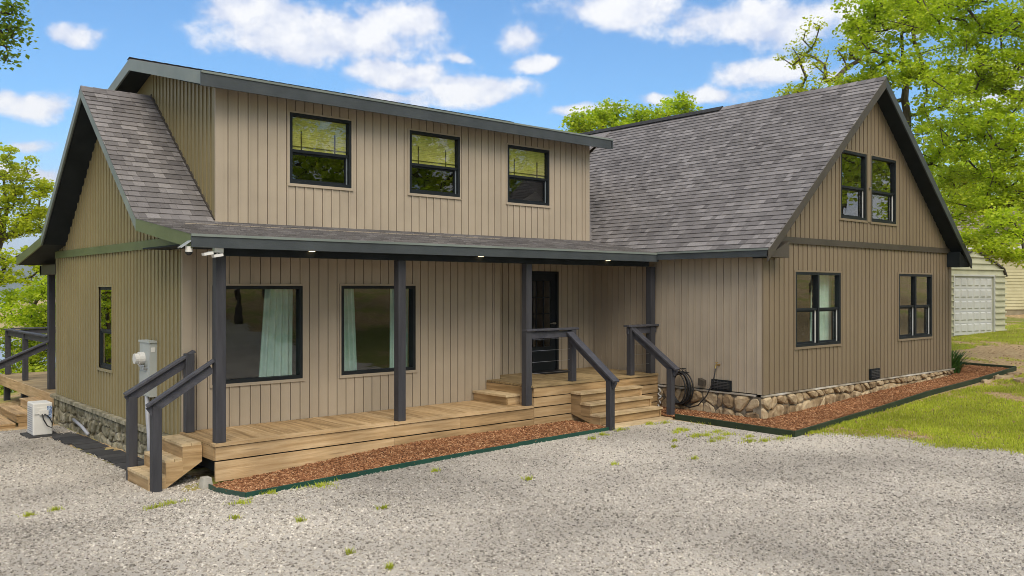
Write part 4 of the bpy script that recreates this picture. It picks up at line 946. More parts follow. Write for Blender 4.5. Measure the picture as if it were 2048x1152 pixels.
lp = scatter(2600, 12, 36, -2, 16, lambda x, y: view_ok(x, y, 9, 34) and not is_gravel(x, y) and not (in_house(x, y) and x < 23.8 and y > 7.7))
lv = np.array([(0,-.5,0), (.36,.02,.2), (0,.55,0), (-.36,.02,.2)])[None]*rng.uniform(.02, .07, (len(lp), 1, 1)); lv = np.einsum('nij,nkj->nki', rot_rand(len(lp), .5), lv)
lv[:,:,0] += lp[:,0,None]; lv[:,:,1] += lp[:,1,None]; lv[:,:,2] += (gz(lp[:,0], lp[:,1])+.022)[:,None]
tag(npmesh('leaf_litter', lv, 4, [(0,1,2),(0,2,3)], 'litter'), 'dry brown leaves scattered over the lawn and bare dirt', 'leaf litter', kind='stuff')
# ------------------------------------------------------------------ small things on the house
# meter box
t = thing('meter_box', 'grey electric meter box with round meter and conduit on the left wall', 'meter box', (4.45, 13.8, H(-1.66)))
b = MB(); b.box(4.44, 4.55, 13.54, 14.0, H(-1.66), H(-.83)); b.box(4.425, 4.55, 13.52, 14.02, H(-.83), H(-.80)); o = b.build('cabinet', 'meter', t)
b = MB(); b.box(4.428, 4.439, 13.56, 13.98, H(-1.64), H(-1.28)); b.build('cover_plate', 'meter', o)
b = MB(); b.tube([(4.44, 13.82, H(-1.08)), (4.36, 13.82, H(-1.08))], .10, 16); b.tube([(4.36, 13.82, H(-1.08)), (4.30, 13.82, H(-1.08))], .08, 16); b.build('meter_dial', 'acwhite', t)
b = MB(); b.tube([(4.44, 13.66, H(-1.22)), (4.38, 13.66, H(-1.22))], .028, 10); b.bar((4.40, 13.64, H(-1.18)), (4.40, 13.9, H(-1.2)), .02, .02); b.build('lock', 'steel', t)
b = MB(); b.box(4.46, 4.52, 13.536, 13.539, H(-.97), H(-.90)); b.build('label_plate', 'white', t)
b = MB(); b.tube([(4.46, 13.72, H(-1.66)), (4.46, 13.68, H(-2.0)), (4.42, 13.5, H(-2.2)), (4.4, 13.4, gzf(4.4, 13.4))], .035, 10); b.tube([(4.405, 13.42, gzf(4.4, 13.4)-.02), (4.41, 13.44, gzf(4.4, 13.4)+.09)], .045, 10); b.build('conduit', 'conduit', t, smooth=True)
# outdoor heat pump unit
x0, x1, y0, y1 = 3.77, 4.10, 17.90, 18.38; zb = gzf(3.9, 18)+.04; zt2 = zb+.60
t = thing('outdoor_unit', 'small white mini split outdoor unit standing on gravel by the left wall', 'outdoor unit', (3.95, 18.2, zb))
b = MB(); b.box(x0, x1, y0, y1, zb, zt2); o = b.build('casing', 'acwhite', t); bv = o.modifiers.new('bev', 'BEVEL'); bv.width = .02; bv.segments = 3
b = MB()
for i in range(12): z = zb+.07+i*.04; b.box(x0-.008, x0+.0, y0+.06, y1-.06, z, z+.014)
b.build('grille', 'conduit', t)
b = MB(); b.box(x0+.02, x1-.02, y0-.02, y0, zt2-.2, zt2-.08); b.box(x0+.1, x0+.25, y0-.045, y0-.02, zt2-.22, zt2-.13); b.build('valve_cover', 'acwhite', t)
b = MB(); b.box(x1-.10, x1-.015, y0-.024, y0-.0205, zt2-.28, zt2-.06); b.build('sticker', 'bluelabel', t)
b = MB(); pts = [(x0+.14, y0-.05, zt2-.2), (x0+.16, y0-.07, zt2-.3), (x0+.22, y0-.08, zt2-.42), (x0+.3, y0-.07, zt2-.47), (x0+.31, y0-.06, zt2-.38), (x0+.26, y0-.05, zt2-.27), (x0+.18, y0-.05, zt2-.2)]
b.tube(pts, .011, 6); b.build('cable', 'black', t, smooth=True)
b = MB(); b.box(x0-.1, x1+.1, y0-.12, y1+.1, zb-.05, zb-.002); tag(b.build('rubber_pad', 'slab'), 'dark flat pad under the white outdoor unit', 'pad')
# dark slabs along the left wall
t = thing('slab_path', 'row of dark flat slabs along the base of the left wall', 'path', (4.2, 15.5, -.2)); yy = 13.3
while yy < 17.7:
    h_ = random.uniform(.22, .34); z = gzf(4.2, yy+h_/2)+random.uniform(.012, .035)
    plank(4.02+random.uniform(-.05,.05), 4.47, yy+.012, yy+h_-.012, z-.02, z, 'slab', t, 'slab'); yy += h_
# pale pipe lying at the foundation
b = MB(); b.tube([(4.46, 17.9, .0), (4.45, 17.3, -.06), (4.43, 16.8, -.14)], .03, 8); tag(b.build('drain_pipe', 'conduit', smooth=True), 'pale drain pipe lying against the left stone foundation', 'pipe')

# solar camera and flood light under the left corner of the eave
t = thing('security_camera', 'white security camera with tilted solar panel under the left eave corner', 'camera', (4.13, 10.99, H(.45)))
c0 = Vector((4.10, 11.02, H(.50)))
b = MB(); b.tube([c0+Vector((0,0,.04)), c0+Vector((0,0,-.03))], .045, 14); b.build('mount', 'acwhite', t)
b = MB()
for k in range(5):
    a0, a1 = k*math.pi/10, (k+1)*math.pi/10
    b.tube([c0+Vector((0,0,-.03-.045*math.sin(a0))), c0+Vector((0,0,-.03-.045*math.sin(a1)))], [.045*math.cos(a0)+.001, .045*math.cos(a1)+.001], 12)
b.build('lens_dome', 'black', t, smooth=True)
b = MB(); b.bar(c0+Vector((-.12, -.0, .02)), c0+Vector((.02, .0, .12)), .12, .012); b.build('solar_panel', 'solar', t)
b = MB(); b.bar(c0+Vector((-.02, 0, .0)), c0+Vector((-.05, 0, .07)), .015, .015); b.build('bracket', 'acwhite', t)
t = thing('flood_light', 'white twin head flood light under the porch eave by the first post', 'flood light', (4.5, 11.1, H(.5)))
c0 = Vector((4.48, 11.0, H(.50)))
b = MB(); b.box(c0.x-.06, c0.x+.06, c0.y-.02, c0.y+.05, c0.z-.03, c0.z+.04); b.build('junction_box', 'steel', t)
for dx, dz2 in ((-.16, -.05), (-.03, -.07)):
    b = MB(); b.bar(c0+Vector((dx-.06, -.04, dz2-.01)), c0+Vector((dx+.06, -.04, dz2+.012)), .09, .035); o = b.build('lamp_head', 'acwhite', t)
    b = MB(); b.bar(c0+Vector((dx, -.03, dz2+.02)), c0+Vector((-.0, 0, 0)), .015, .015); b.build('arm', 'steel', t)
# recessed soffit lights
def soflight(x, y, z, label):
    t = thing('soffit_light', label, 'ceiling light', (x, y, z), 'recessed lights in the eaves')
    b = MB(); b.tube([(x, y, z), (x, y, z-.012)], .06, 18); b.build('trim_ring', 'fascia', t)
    b = MB(); b.tube([(x, y, z-.0125), (x, y, z-.017)], .045, 18); b.build('lens', 'lamp', t)
SL = [((5.9, 11.14), 'lit recessed light in the porch eave above the first big window'), ((9.0, 11.14), 'lit recessed light in the porch eave between the second and third posts'),
      ((11.7, 11.75), 'lit recessed light deep in the porch ceiling before the entry door'), ((12.1, 11.14), 'lit recessed light in the porch eave above the entry steps')]
for (p, l_) in SL: soflight(p[0], p[1], H(.574) if p[1] > 11.3 else H(.547), l_)
soflight(13.5, 8.72, H(.60), 'lit recessed light at the eave corner of the right wing')
# hose, spigot, boxes on the wing
t = thing('garden_hose', 'coiled black garden hose hanging on the wing wall beside the steps', 'hose', (13.6, 10.3, .3))
b = MB(); hc = Vector((13.56, 10.52, H(-1.93)))
for k in range(8):
    rx_, rz_ = random.uniform(.19, .27), random.uniform(.27, .35); o_ = random.uniform(-.03, .03); zz = -.0
    b.tube([hc+Vector((-.02-.015*k, math.cos(a)*rx_+o_, math.sin(a)*rz_+zz-(.33-rz_)*.4)) for a in [2*math.pi*i/22 for i in range(23)]], .015, 6, cap=False)
b.build('coil', 'black', t, smooth=True)
b = MB(); b.tube([hc+Vector((-.05, -.05, -.33)), hc+Vector((-.1, -.25, -.36)), hc+Vector((-.1, -.45, -.3)), hc+Vector((-.06, -.62, -.1)), hc+Vector((-.03, -.75, .18)), hc+Vector((-.03, -.80, .42))], .012, 6); b.build('feed', 'black', t, smooth=True)
b = MB()
for k in range(5):
    b.bar(hc+Vector((-.03, -.16+.07*k, .30)), hc+Vector((-.12, -.10+.07*k, .38)), .008, .008); b.bar(hc+Vector((-.03, -.10+.07*k, .30)), hc+Vector((-.12, -.16+.07*k, .38)), .008, .008)
b.bar(hc+Vector((-.12, -.18, .385)), hc+Vector((-.12, .18, .385)), .014, .014); b.bar(hc+Vector((-.02, -.18, .30)), hc+Vector((-.02, .18, .30)), .014, .014); b.build('hanger', 'black', t)
t = thing('spigot', 'small brass spigot on the wing wall above the foundation vent', 'tap', (13.6, 9.72, H(-1.5)))
sp = hc+Vector((-.03, -.80, .46)); b = MB(); b.tube([sp+Vector((.13,0,.03)), sp+Vector((.0,0,.03)), sp+Vector((-.01,0,-.03))], .016, 8); b.build('body', 'brass', t)
b = MB(); b.tube([sp+Vector((.03,0,.04)), sp+Vector((.03,0,.07))], .008, 6); b.tube([sp+Vector((.03,0,.07)), sp+Vector((.03,0,.082))], .03, 8); b.build('handle', 'brass', t)
b = MB(); b.prism([(0,0), (.12,0), (.12,.14), (0,.10)], (Vector((XR-.03, 10.02, H(-1.86))), Y_, Z_, -X_), 0, .10); tag(b.build('outlet_box', 'trimbrown'), 'small brown covered outlet box between the hose and the foundation vent', 'outlet')
b = MB(); b.box(12.98, 13.05, YREC-.045, YREC-.031, H(-1.02), H(-.90)); tag(b.build('outlet_cover', 'trimbrown'), 'small dark outlet cover on the recessed entry wall', 'outlet')
b = MB(); rp = [(13.60+.02*math.sin(i*1.7), 11.12-.02*i*0+.03*math.cos(i*1.1), H(-2.0)-.02*i) for i in range(20)]; b.tube(rp, .014, 6); tag(b.build('white_cord', 'white', smooth=True), 'white cord hanging at the foundation behind the right stair rail', 'cord')
b = MB(); b.tube([(17.6, YG-.04, H(2.12)), (17.6, YG-.08, H(2.12))], .022, 10); tag(b.build('wall_knob', 'steel'), 'small round knob on the wall between the two attic windows', 'knob')

# ------------------------------------------------------------------ things behind the glass
def curtain(name, label, x0, x1, y, z0, z1, flare=0, side=1, group=None):
    n = 34; b = MB(); rows = 5
    for t_ in (0, .012):
        for j in range(rows):
            v = j/(rows-1); z = z0+(z1-z0)*v; fl = flare*(1-v)
            for i in range(n+1):
                u = i/n; xx = x0+(x1-x0)*u
                if side > 0: xx = x1-(x1-x0+fl)*(1-u)
                else: xx = x0+(x1-x0+fl)*u
                b.v.append((xx, y+.035*math.sin(u*math.pi*9+.6*v)+t_, z))
    m = rows*(n+1)
    for s_ in (0, m):
        for j in range(rows-1):
            for i in range(n): b.f.append((s_+j*(n+1)+i, s_+j*(n+1)+i+1, s_+(j+1)*(n+1)+i+1, s_+(j+1)*(n+1)+i)); b.m.append(0)
    return tag(b.build(name, 'curtain', smooth=True), label, 'curtain', group)
GC = 'sea green curtains behind the ground floor windows'
curtain('curtain', 'pale sea green curtain at the right side of the first porch window', 5.95, 6.40, 12.75, H(-1.5), H(.02), .12, 1, GC)
curtain('curtain', 'pale sea green curtain at the left side of the second porch window', 7.2, 7.52, 12.75, H(-1.5), H(.02), .08, -1, GC)
curtain('curtain', 'pale sea green curtain at the right side of the second porch window', 8.28, 8.62, 12.75, H(-1.5), H(.02), .03, 1, GC)
curtain('curtain', 'pale sea green curtain in the right half of the larger wing window', 15.85, 16.55, 9.05, H(-1.2), H(.3), .12, 1, GC)
for i, (o, l_) in enumerate(zip(W_DORM, ('woven yellow green blind in the left dormer window', 'woven yellow green blind in the middle dormer window', 'woven yellow green blind in the right dormer window'))):
    t = thing('window_blind', l_, 'blind', ((o[0]+o[1])/2, YD+.09, o[2]+.5), 'woven blinds in the dormer windows')
    zz0 = o[2]+(o[3]-o[2])*.49; zz1 = o[3]-.05; b = MB(); n = 16
    for k in range(n):
        a, c = zz0+(zz1-zz0)*k/n, zz0+(zz1-zz0)*(k+1)/n; b.box(o[0]+.06, o[1]-.06, YD+.052+(k % 2)*.003, YD+.058+(k % 2)*.003, a+.001, c-.001)
    b.build('shade', 'bamboo', t)
    b = MB()
    for uu in (.22, .76): q = o[0]+(o[1]-o[0])*uu; b.box(q-.012, q+.012, YD+.044, YD+.05, zz0-.02, zz0+(zz1-zz0)*.6)
    b.box(o[0]+.06, o[1]-.06, YD+.044, YD+.05, zz0+.05, zz0+.062); b.build('cord', 'bamboodark', t)
t = thing('headboard', 'white curved metal headboard seen through the larger wing window', 'headboard', (15.3, 9.5, H(-1.2)))
b = MB(); b.box(14.9, 15.75, 9.75, 9.95, H(-1.25), H(-.95)); b.build('bed_end', 'white', t)
b = MB()
for sgn in (-1, 1): b.tube([(15.3+sgn*.28*math.sin(a*1.0), 9.55, H(-1.1)+.30*a/1.6) for a in [i*math.pi/10 for i in range(11)]], .008, 6)
b.tube([(14.95, 9.55, H(-1.1)), (15.65, 9.55, H(-1.1))], .01, 6); b.build('scroll', 'steel', t)
t = thing('candle_lamp', 'dim candle style lamp seen through the left half of the larger wing window', 'lamp', (15.1, 9.6, H(-.2)))
b = MB(); b.tube([(15.1, 9.6, H(-.5)), (15.1, 9.6, H(-.1))], .02, 8); b.tube([(15.1, 9.6, H(-.12)), (15.1, 9.6, H(-.08))], .07, 12); b.build('stem', 'black', t)
b = MB(); b.tube([(15.1, 9.6, H(-.08)), (15.1, 9.6, H(.02)), (15.1, 9.6, H(.06))], [.05, .04, .015], 10); b.build('candle', 'brass', t)

# ------------------------------------------------------------------ garage and neighbour house on the right
zg0 = H(-1.76)
Gc = P(1948, 672, 31.8); ga = R(-8.6); gu = Vector((math.cos(ga), math.sin(ga), 0)); gn_ = Vector((gu.y, -gu.x, 0)); gO = Vector((Gc.x, Gc.y, gzf(Gc.x, Gc.y)))
zG = gO.z; gfr = (Vector((gO.x, gO.y, zG)), gu, Z_, gn_)
t = thing('steel_garage', 'cream ribbed steel garage with white panelled door right of the house', 'garage', gO)
prof = [(-2.15, -.1), (2.15, -.1), (2.15, 2.15), (1.95, 2.45), (.0, 3.15), (-1.95, 2.45), (-2.15, 2.15)]
DW = 1.32
b = MB()
for reg in (rect(-2.15, -DW, -.1, 3.2), rect(DW, 2.15, -.1, 3.2), rect(-DW, DW, 2.16, 3.2)): b.prism(clip(reg, prof), gfr, -.05, 0)
b.build('front_wall', 'metalcream', t)
b = MB(); z = .1
while z < 3.0:
    for reg in ([rect(-2.15, -DW-.06, z, z+.045), rect(DW+.06, 2.15, z, z+.045)] if z < 2.2 else [rect(-2.15, 2.15, z, z+.045)]):
        pl = clip(reg, prof); 
        if pl: b.prism(pl, gfr, .001, .06)
    z += .23
b.build('rib', 'metalcream', t)
b = MB(); dg = -gn_*9
for a, c in zip(prof, prof[1:]+prof[:1]):
    A = [gfr[0]+gu*q[0]+Z_*q[1] for q in (a, c)]; b.poly([A[0], A[1], A[1]+dg, A[0]+dg], [(0,1,2,3)])
b.prism(prof, gfr, -9.05, -9.0); b.build('shell', 'metalcream', t)
b = MB(); pr2 = prof[2:]
for a, c in zip(pr2[:-1], pr2[1:]): b.bar(gfr[0]+gu*a[0]+Z_*(a[1]+.02)+gn_*.03, gfr[0]+gu*c[0]+Z_*(c[1]+.02)+gn_*.03, .12, .05)
b.bar(gfr[0]+gu*2.16+gn_*.02, gfr[0]+gu*2.16+Z_*2.15+gn_*.02, .06, .06); b.build('edge_trim', 'trimbrown', t)
b = MB()
for reg in (rect(-DW-.06, -DW, 0, 2.22), rect(DW, DW+.06, 0, 2.22), rect(-DW, DW, 2.16, 2.22)): b.prism(reg, gfr, 0, .04)
b.build('door_frame', 'doorwhite', t)
b = MB(); b.prism(rect(-DW, DW, .0, 2.16), gfr, -.08, -.04); gd = b.build('garage_door', 'doorwhite', t)
for j in range(5):
    for i in range(6):
        u0 = -DW+.05+i*(2*DW-.1)/6; z0 = .05+j*.42; b = MB()
        O, U, V, Nn = gfr; a0, a1, c0, c1 = u0+.05, u0+(2*DW-.1)/6-.05, z0+.06, z0+.36
        q = lambda u, v, d: O+U*u+V*v+Nn*d
        b.poly([q(a0,c0,-.039), q(a1,c0,-.039), q(a1,c1,-.039), q(a0,c1,-.039), q(a0+.04,c0+.04,-.01), q(a1-.04,c0+.04,-.01), q(a1-.04,c1-.04,-.01), q(a0+.04,c1-.04,-.01)], [(4,5,6,7),(0,1,5,4),(1,2,6,5),(2,3,7,6),(3,0,4,7)])
        b.build('door_panel', 'doorwhite', gd)
b = MB()
for j in range(1, 5): b.prism(rect(-DW, DW, j*.43-.006, j*.43+.006), gfr, -.041, -.036)
b.build('panel_seam', 'conduit', gd)
# neighbour
nO = P(2150, 672, 42); nO.z = 1.0; na = R(-30); nu = Vector((math.cos(na), math.sin(na), 0)); nn_ = Vector((nu.y, -nu.x, 0)); nfr = (Vector((nO.x, nO.y, 0)), nu, Z_, nn_)
zf = H(-1.0)
t = thing('neighbour_house', 'cream clapboard house with pale brown roof on a block base, behind the steel garage', 'house', nO)
b = MB(); b.prism(rect(-6.2, 12, 0, zf), nfr, -8, -.02); b.build('block_base', 'block', t)
b = MB(); b.prism(rect(-6.2, 12, zf, H(2.05)), nfr, -8, -.0); nw = b.build('wall', 'cream', t)
z = zf
k = 0
while z < H(2.0):
    b = MB(); O, U, V, Nn = nfr
    p = [O+U*-6.2+V*z+Nn*.03, O+U*12+V*z+Nn*.03, O+U*12+V*(z+.15)+Nn*.006, O+U*-6.2+V*(z+.15)+Nn*.006, O+U*-6.2+V*z+Nn*.001, O+U*12+V*z+Nn*.001]
    b.poly(p, [(0,1,2,3), (4,5,1,0)]); b.build('clapboard', 'cream', nw); z += .15; k += 1
O, U, V, Nn = nfr
e0, e1 = O+U*-6.7+V*H(1.95)+Nn*.5, O+U*12.5+V*H(1.95)+Nn*.5; q0, q1 = O+U*-6.7+V*H(4.3)-Nn*4, O+U*12.5+V*H(4.3)-Nn*4; s0, s1 = O+U*-6.7+V*H(1.95)-Nn*8.5, O+U*12.5+V*H(1.95)-Nn*8.5
b = MB(); b.poly([e0, e1, q1, q0, s0, s1], [(0,1,2,3), (3,2,5,4), (0,3,4), (1,5,2), (0,4,5,1)]); b.build('roof', 'neighroof', t)
b = MB(); b.bar(e0, e1, .04, .2); b.build('fascia', 'white', t)
b = MB()
for i in range(24):
    v = (i+.0)/24; a_ = e0+(q0-e0)*v; c_ = e1+(q1-e1)*v; b.bar(a_+Z_*.02, c_+Z_*.02, .05, .02)
tag(b.build('shingle_row', 'neighroof', t), kind='stuff')

# flat rocks, iris
t = thing('flat_rocks', 'few flat grey brown rocks lying past the far corner of the mulch bed', 'rocks', (24, 7.6, 0))
for (px, py, s_) in ((2008, 752, .38), (1985, 750, .22), (2030, 748, .3), (1972, 757, .18), (2045, 757, .35)):
    w = F*(2.06)/(py-CY); c = P(px, py, w); zz = gzf(c.x, c.y); b = MB(); m = 9
    ol = [(math.cos(a)*s_*random.uniform(.8,1.1), math.sin(a)*s_*.6*random.uniform(.8,1.1)) for a in [2*math.pi*i/m for i in range(m)]]
    b.poly([(c.x+p[0], c.y+p[1], zz-.03) for p in ol]+[(c.x+p[0]*.9, c.y+p[1]*.9, zz+.06+random.uniform(-.015,.015)) for p in ol], [tuple(range(m, 2*m))]+[(k, (k+1) % m, (k+1) % m+m, k+m) for k in range(m)]); b.build('rock', 'stone', t)
t = thing('iris_plant', 'clump of green sword shaped leaves at the right corner of the wing', 'plant', (22.1, 8.95, gzf(22.1, 9)))
n = 260; v = np.zeros((n, 7, 3))
for i in range(n):
    a = random.uniform(0, 6.283); r0 = random.random()*.26; h = random.uniform(.38, .75); ln = random.uniform(.1, .55); bx, by = 22.12+math.cos(a)*r0, 8.98+math.sin(a)*r0; bz = gzf(22, 9)+.02; wd = random.uniform(.010, .018); px_, py_ = -math.sin(a)*wd, math.cos(a)*wd
    for k, (s_, tt) in enumerate(((-1,0),(1,0),(-1.2,.4),(1.2,.4),(-.9,.75),(.9,.75),(0,1))):
        v[i,k] = (bx+s_*px_+math.cos(a)*ln*tt*tt, by+s_*py_+math.sin(a)*ln*tt*tt, bz+h*tt*(1-.22*tt*ln*2))
npmesh('leaf_blades', v, 7, [(0,1,3),(0,3,2),(2,3,5),(2,5,4),(4,5,6)], 'iris', t)['kind'] = 'stuff'

# ------------------------------------------------------------------ trees
def leaves(cent, n_per, rad, size, flat=.5, droop=.25):
    """kite-shaped folded leaves spread round the clump centres"""
    cent = np.asarray(cent); m = len(cent); n = m*n_per
    c = np.repeat(cent, n_per, 0)
    d = rng.normal(0, 1, (n, 3)); d /= np.linalg.norm(d, axis=1)[:,None]; d *= (rng.random(n)**.45)[:,None]
    rr = np.repeat(rad*rng.uniform(.55, 1.25, m), n_per)[:,None]
    p = c+d*rr*np.array([1, 1, flat]); s = size*rng.uniform(.55, 1.25, n)
    base = np.array([(0,-.5,0), (.36,.02,.10), (0,.55,-.04), (-.36,.02,.10)])
    v = base[None]*s[:,None,None]; v = np.einsum('nij,nkj->nki', rot_rand(n, .85), v)
    return v+p[:,None,:]
def grow(base, tips, trunk_pts, r_tip=.012, seed=0):
    """branches join each clump centre to the nearest wood already grown; radii by the pipe rule"""
    rd = random.Random(seed); nodes = [Vector(trunk_pts[0])]; par = [-1]
    for p in trunk_pts[1:]:
        a = nodes[-1]; p = Vector(p); k = max(1, int((p-a).length/.6)); i0 = len(nodes)-1
        for j in range(1, k+1): nodes.append(a+(p-a)*j/k+Vector((rd.uniform(-.05,.05), rd.uniform(-.05,.05), 0))); par.append(len(nodes)-2)
    tips = sorted([Vector(t_) for t_ in tips], key=lambda q: min((q-nodes[k]).length for k in range(0, len(nodes), 3)))
    arr = np.array([tuple(q) for q in nodes]); end = []
    for q in tips:
        d = np.linalg.norm(arr-np.array(q), axis=1)+np.maximum(0, arr[:,2]-q.z)*.9
        j = int(d.argmin()); a = Vector(arr[j]); L_ = (q-a).length; k = max(1, int(L_/.45)); prev = j; new = []
        mid = a.lerp(q, .5)+Vector((rd.uniform(-.1,.1), rd.uniform(-.1,.1), rd.uniform(-.02,.14)))*L_
        for s_ in range(1, k+1):
            tt = s_/k; pt = a*(1-tt)**2+mid*2*tt*(1-tt)+q*tt*tt; nodes.append(pt); par.append(prev); prev = len(nodes)-1; new.append(tuple(pt))
        arr = np.vstack([arr, new]); end.append(prev)
    cnt = [0]*len(nodes)
    for e in end: cnt[e] += 1
    for i in range(len(nodes)-1, 0, -1): cnt[par[i]] += cnt[i]
    rad = [r_tip*max(1, c)**.47 for c in cnt]
    b = MB()
    for i in range(1, len(nodes)):
        a, c = nodes[par[i]], nodes[i]
        if (c-a).length < 1e-4: continue
        ns = 8 if rad[i] > .08 else (5 if rad[i] > .03 else 3)
        b.tube([a, c], [max(rad[par[i]] if par[i] > 0 and rad[par[i]] < rad[i]*1.6 else rad[i]*1.12, rad[i]), rad[i]], ns, cap=False)
    return b
def blob_points(blobs, seed, hole=.0):
    rd = random.Random(seed); out = []
    for (c, r, n) in blobs:
        k = 0
        while k < n:
            d = Vector((rd.gauss(0,1), rd.gauss(0,1), rd.gauss(0,1))).normalized()*rd.random()**.4
            p = Vector(c)+Vector((d.x*r[0], d.y*r[0], d.z*r[1]))
            if hole and vnoise(p.x+p.z*.7, p.y+p.z*.9, 1.5, seed) < -hole: 
                if rd.random() < .8: k += .2; continue
            out.append(p); k += 1
    return out
def tree(label, cat, trunk, blobs, leafm, n_per=60, rad=.4, size=.10, seed=1, flat=.5, group=None, hole=.25, name='tree', rt=.012):
    base = Vector(trunk[0]); t = thing(name, label, cat, base, group)
    tips = blob_points(blobs, seed, hole); wood = grow(base, tips, trunk, rt, seed).build('trunk', 'bark', t, smooth=True)
    v = leaves([tuple(q) for q in tips], n_per, rad, size, flat); cr = npmesh('crown', v, 4, [(0,1,2),(0,2,3)], leafm, t); cr['kind'] = 'stuff'
    return t
def B(px, py, w, rpx, n, zf=.75, dep=None):
    r = rpx/F*w; return (P(px, py, w), (r, r*zf), n)
def G(px, w): p = P(px, 600, w); p.z = gzf(p.x, p.y); return p
GT = 'trees around the house'
# big bright tree on the right
tb = G(2190, 23)
tree('big bright green maple right of the house, its limbs reaching over the steel garage', 'tree', [tb, tb+Vector((-.2,.3,3)), tb+Vector((-.6,.6,6)), tb+Vector((-.7,.8,9.5))],
     [B(1990,40,22,110,40), B(1900,60,23,85,30), B(2080,120,22,120,40), B(1940,150,22,80,26), B(2030,230,21.5,95,34), B(1925,260,23,60,18), B(1990,330,22,90,32), B(2060,400,21,90,30), B(1960,410,22,60,13), B(2010,470,20,60,12,.4), B(1935,480,21,32,9,.5), B(1975,495,19.5,45,6,.3), B(2040,512,19.5,40,7,.25), B(2030,440,20,50,7,.4), B(2100,300,22,120,30), B(2150,0,22,130,30), B(2040,-80,22,150,40), B(1850,-30,23,110,30), B(1900,360,24,40,12)],
     'leafbright', 105, .46, .098, 11, .45, GT, hole=.45)
tb = G(1830, 31)
tree('tall bright green tree standing behind the gable of the right wing', 'tree', [tb, tb+Vector((0,0,4)), tb+Vector((-.3,.2,8)), tb+Vector((-.4,.3,11))],
     [B(1780,60,30,85,34), B(1705,30,30,50,12), B(1700,185,31,46,12,.5), B(1740,200,31,40,10,.5), B(1760,140,30,60,20), B(1840,160,30,80,30), B(1830,40,30,80,26), B(1870,260,30,80,30), B(1900,340,30,70,24), B(1930,420,30,60,22), B(1800,-20,30,110,26), B(1960,180,31,90,30)],
     'leafbright', 75, .55, .15, 12, .5, GT)
tb = G(1675, 36)
tree('thin sparse tree with bare twigs rising behind the wing ridge', 'tree', [tb, tb+Vector((0,0,5)), tb+Vector((.1,-.1,8.2))],
     [B(1620,70,34,30,6,1.2), B(1590,110,34,30,6), B(1625,140,34,38,9,1.2), B(1690,110,34,40,9), B(1700,60,34,28,5), B(1590,190,34,40,14,.5), B(1650,180,34,50,14,.6), B(1735,90,34,40,9)],
     'leafyellow', 42, .42, .13, 13, .6, GT, hole=0, rt=.02)
tb = G(1240, 44)
tree('rounded green treetop showing above the dormer and main roof', 'tree', [tb, tb+Vector((0,0,5)), tb+Vector((.2,-.1,9))],
     [B(1185,248,42,52,22,.6), B(1240,240,42,50,22,.6), B(1210,225,42,24,8), B(1300,235,42,38,12,.5), B(1345,218,42,38,12,.6), B(1370,205,42,22,5), B(1150,250,42,26,8,.4), B(1380,235,42,34,8,.5), B(1270,290,42,90,22,.5)],
     'leafbright', 75, .6, .17, 14, .6, GT, hole=0)
# left trees
tb = G(-60, 33)
tree('yellow green tree beyond the left end of the roof', 'tree', [tb, tb+Vector((.3,.2,4)), tb+Vector((1.1,-.2,7.5))],
     [B(20,320,32,50,18), B(50,390,32,50,20), B(15,430,32,50,18), B(70,460,32,40,14), B(10,380,32,60,18), B(40,520,31,50,16,.5), B(-40,350,32,80,24), B(92,370,32,16,6), B(75,430,32,28,10), B(30,560,31,40,12,.4), B(95,540,31,18,8), B(95,500,32,20,5), B(-60,450,32,90,20)],
     'leafyellow', 65, .42, .13, 21, .5, GT)
tb = G(60, 31)
bushy = tree('bushy green tree behind the rear deck and its corner post', 'tree', [tb, tb+Vector((0,0,2)), tb+Vector((.2,.1,4))],
     [B(75,610,30,50,24), B(30,640,30,50,22), B(60,690,30,60,22), B(100,570,30,30,12), B(10,600,31,32,10), B(100,650,30,40,16), B(80,730,30,60,18), B(20,720,30,50,16), B(-50,660,30,80,20), B(150,640,30,60,16)],
     'leafbright', 75, .42, .13, 22, .5, GT)
tb = G(20, 27)
tree('low green undergrowth shrub below the rear deck railing', 'shrub', [tb, tb+Vector((0,0,.6)), tb+Vector((.1,.1,1.4))],
     [B(70,780,26.5,60,24), B(20,770,27,60,22), B(110,790,27,50,14), B(-30,760,27,70,18)], 'leafbright', 75, .36, .11, 23, .6, GT, name='shrub')
tb = G(-420, 12)
tree('dark oak branch hanging into the top left corner of the view', 'tree', [tb, tb+Vector((.3,.2,3)), tb+Vector((.5,.3,5.2)), P(-200, 20, 10.5), P(-60, 30, 10)],
     [B(5,40,9.8,38,13,1.0), B(28,60,9.8,20,8,1.1), B(10,100,9.8,24,9,1.1), B(-40,60,10,60,14), B(-120,40,10.2,80,16), B(-300,-60,11,160,30), B(14,10,9.8,30,8)], 'leafdark', 20, .19, .06, 24, .8, GT, hole=0, rt=.006)
# wood on the far right, behind the neighbour
for i, (px, w, s_) in enumerate(((1900, 60, 31), (2060, 66, 32), (2200, 62, 33))):
    tb = G(px, w); hh = 12
    tree(('dense green tree behind the steel garage, deepest left', 'dense green tree behind the neighbour roof', 'dense green tree beyond the right end of the neighbour roof')[i], 'tree', [tb, tb+Vector((0,0,4)), tb+Vector((0,0,9))],
         [((tb.x, tb.y, 8.5), (4.5, 4), 60), ((tb.x+2, tb.y-2, 11.5), (3.5, 3), 36), ((tb.x-2, tb.y+1, 5.5), (4, 2.5), 30)], 'leafbright', 60, .95, .3, s_, .6, GT)
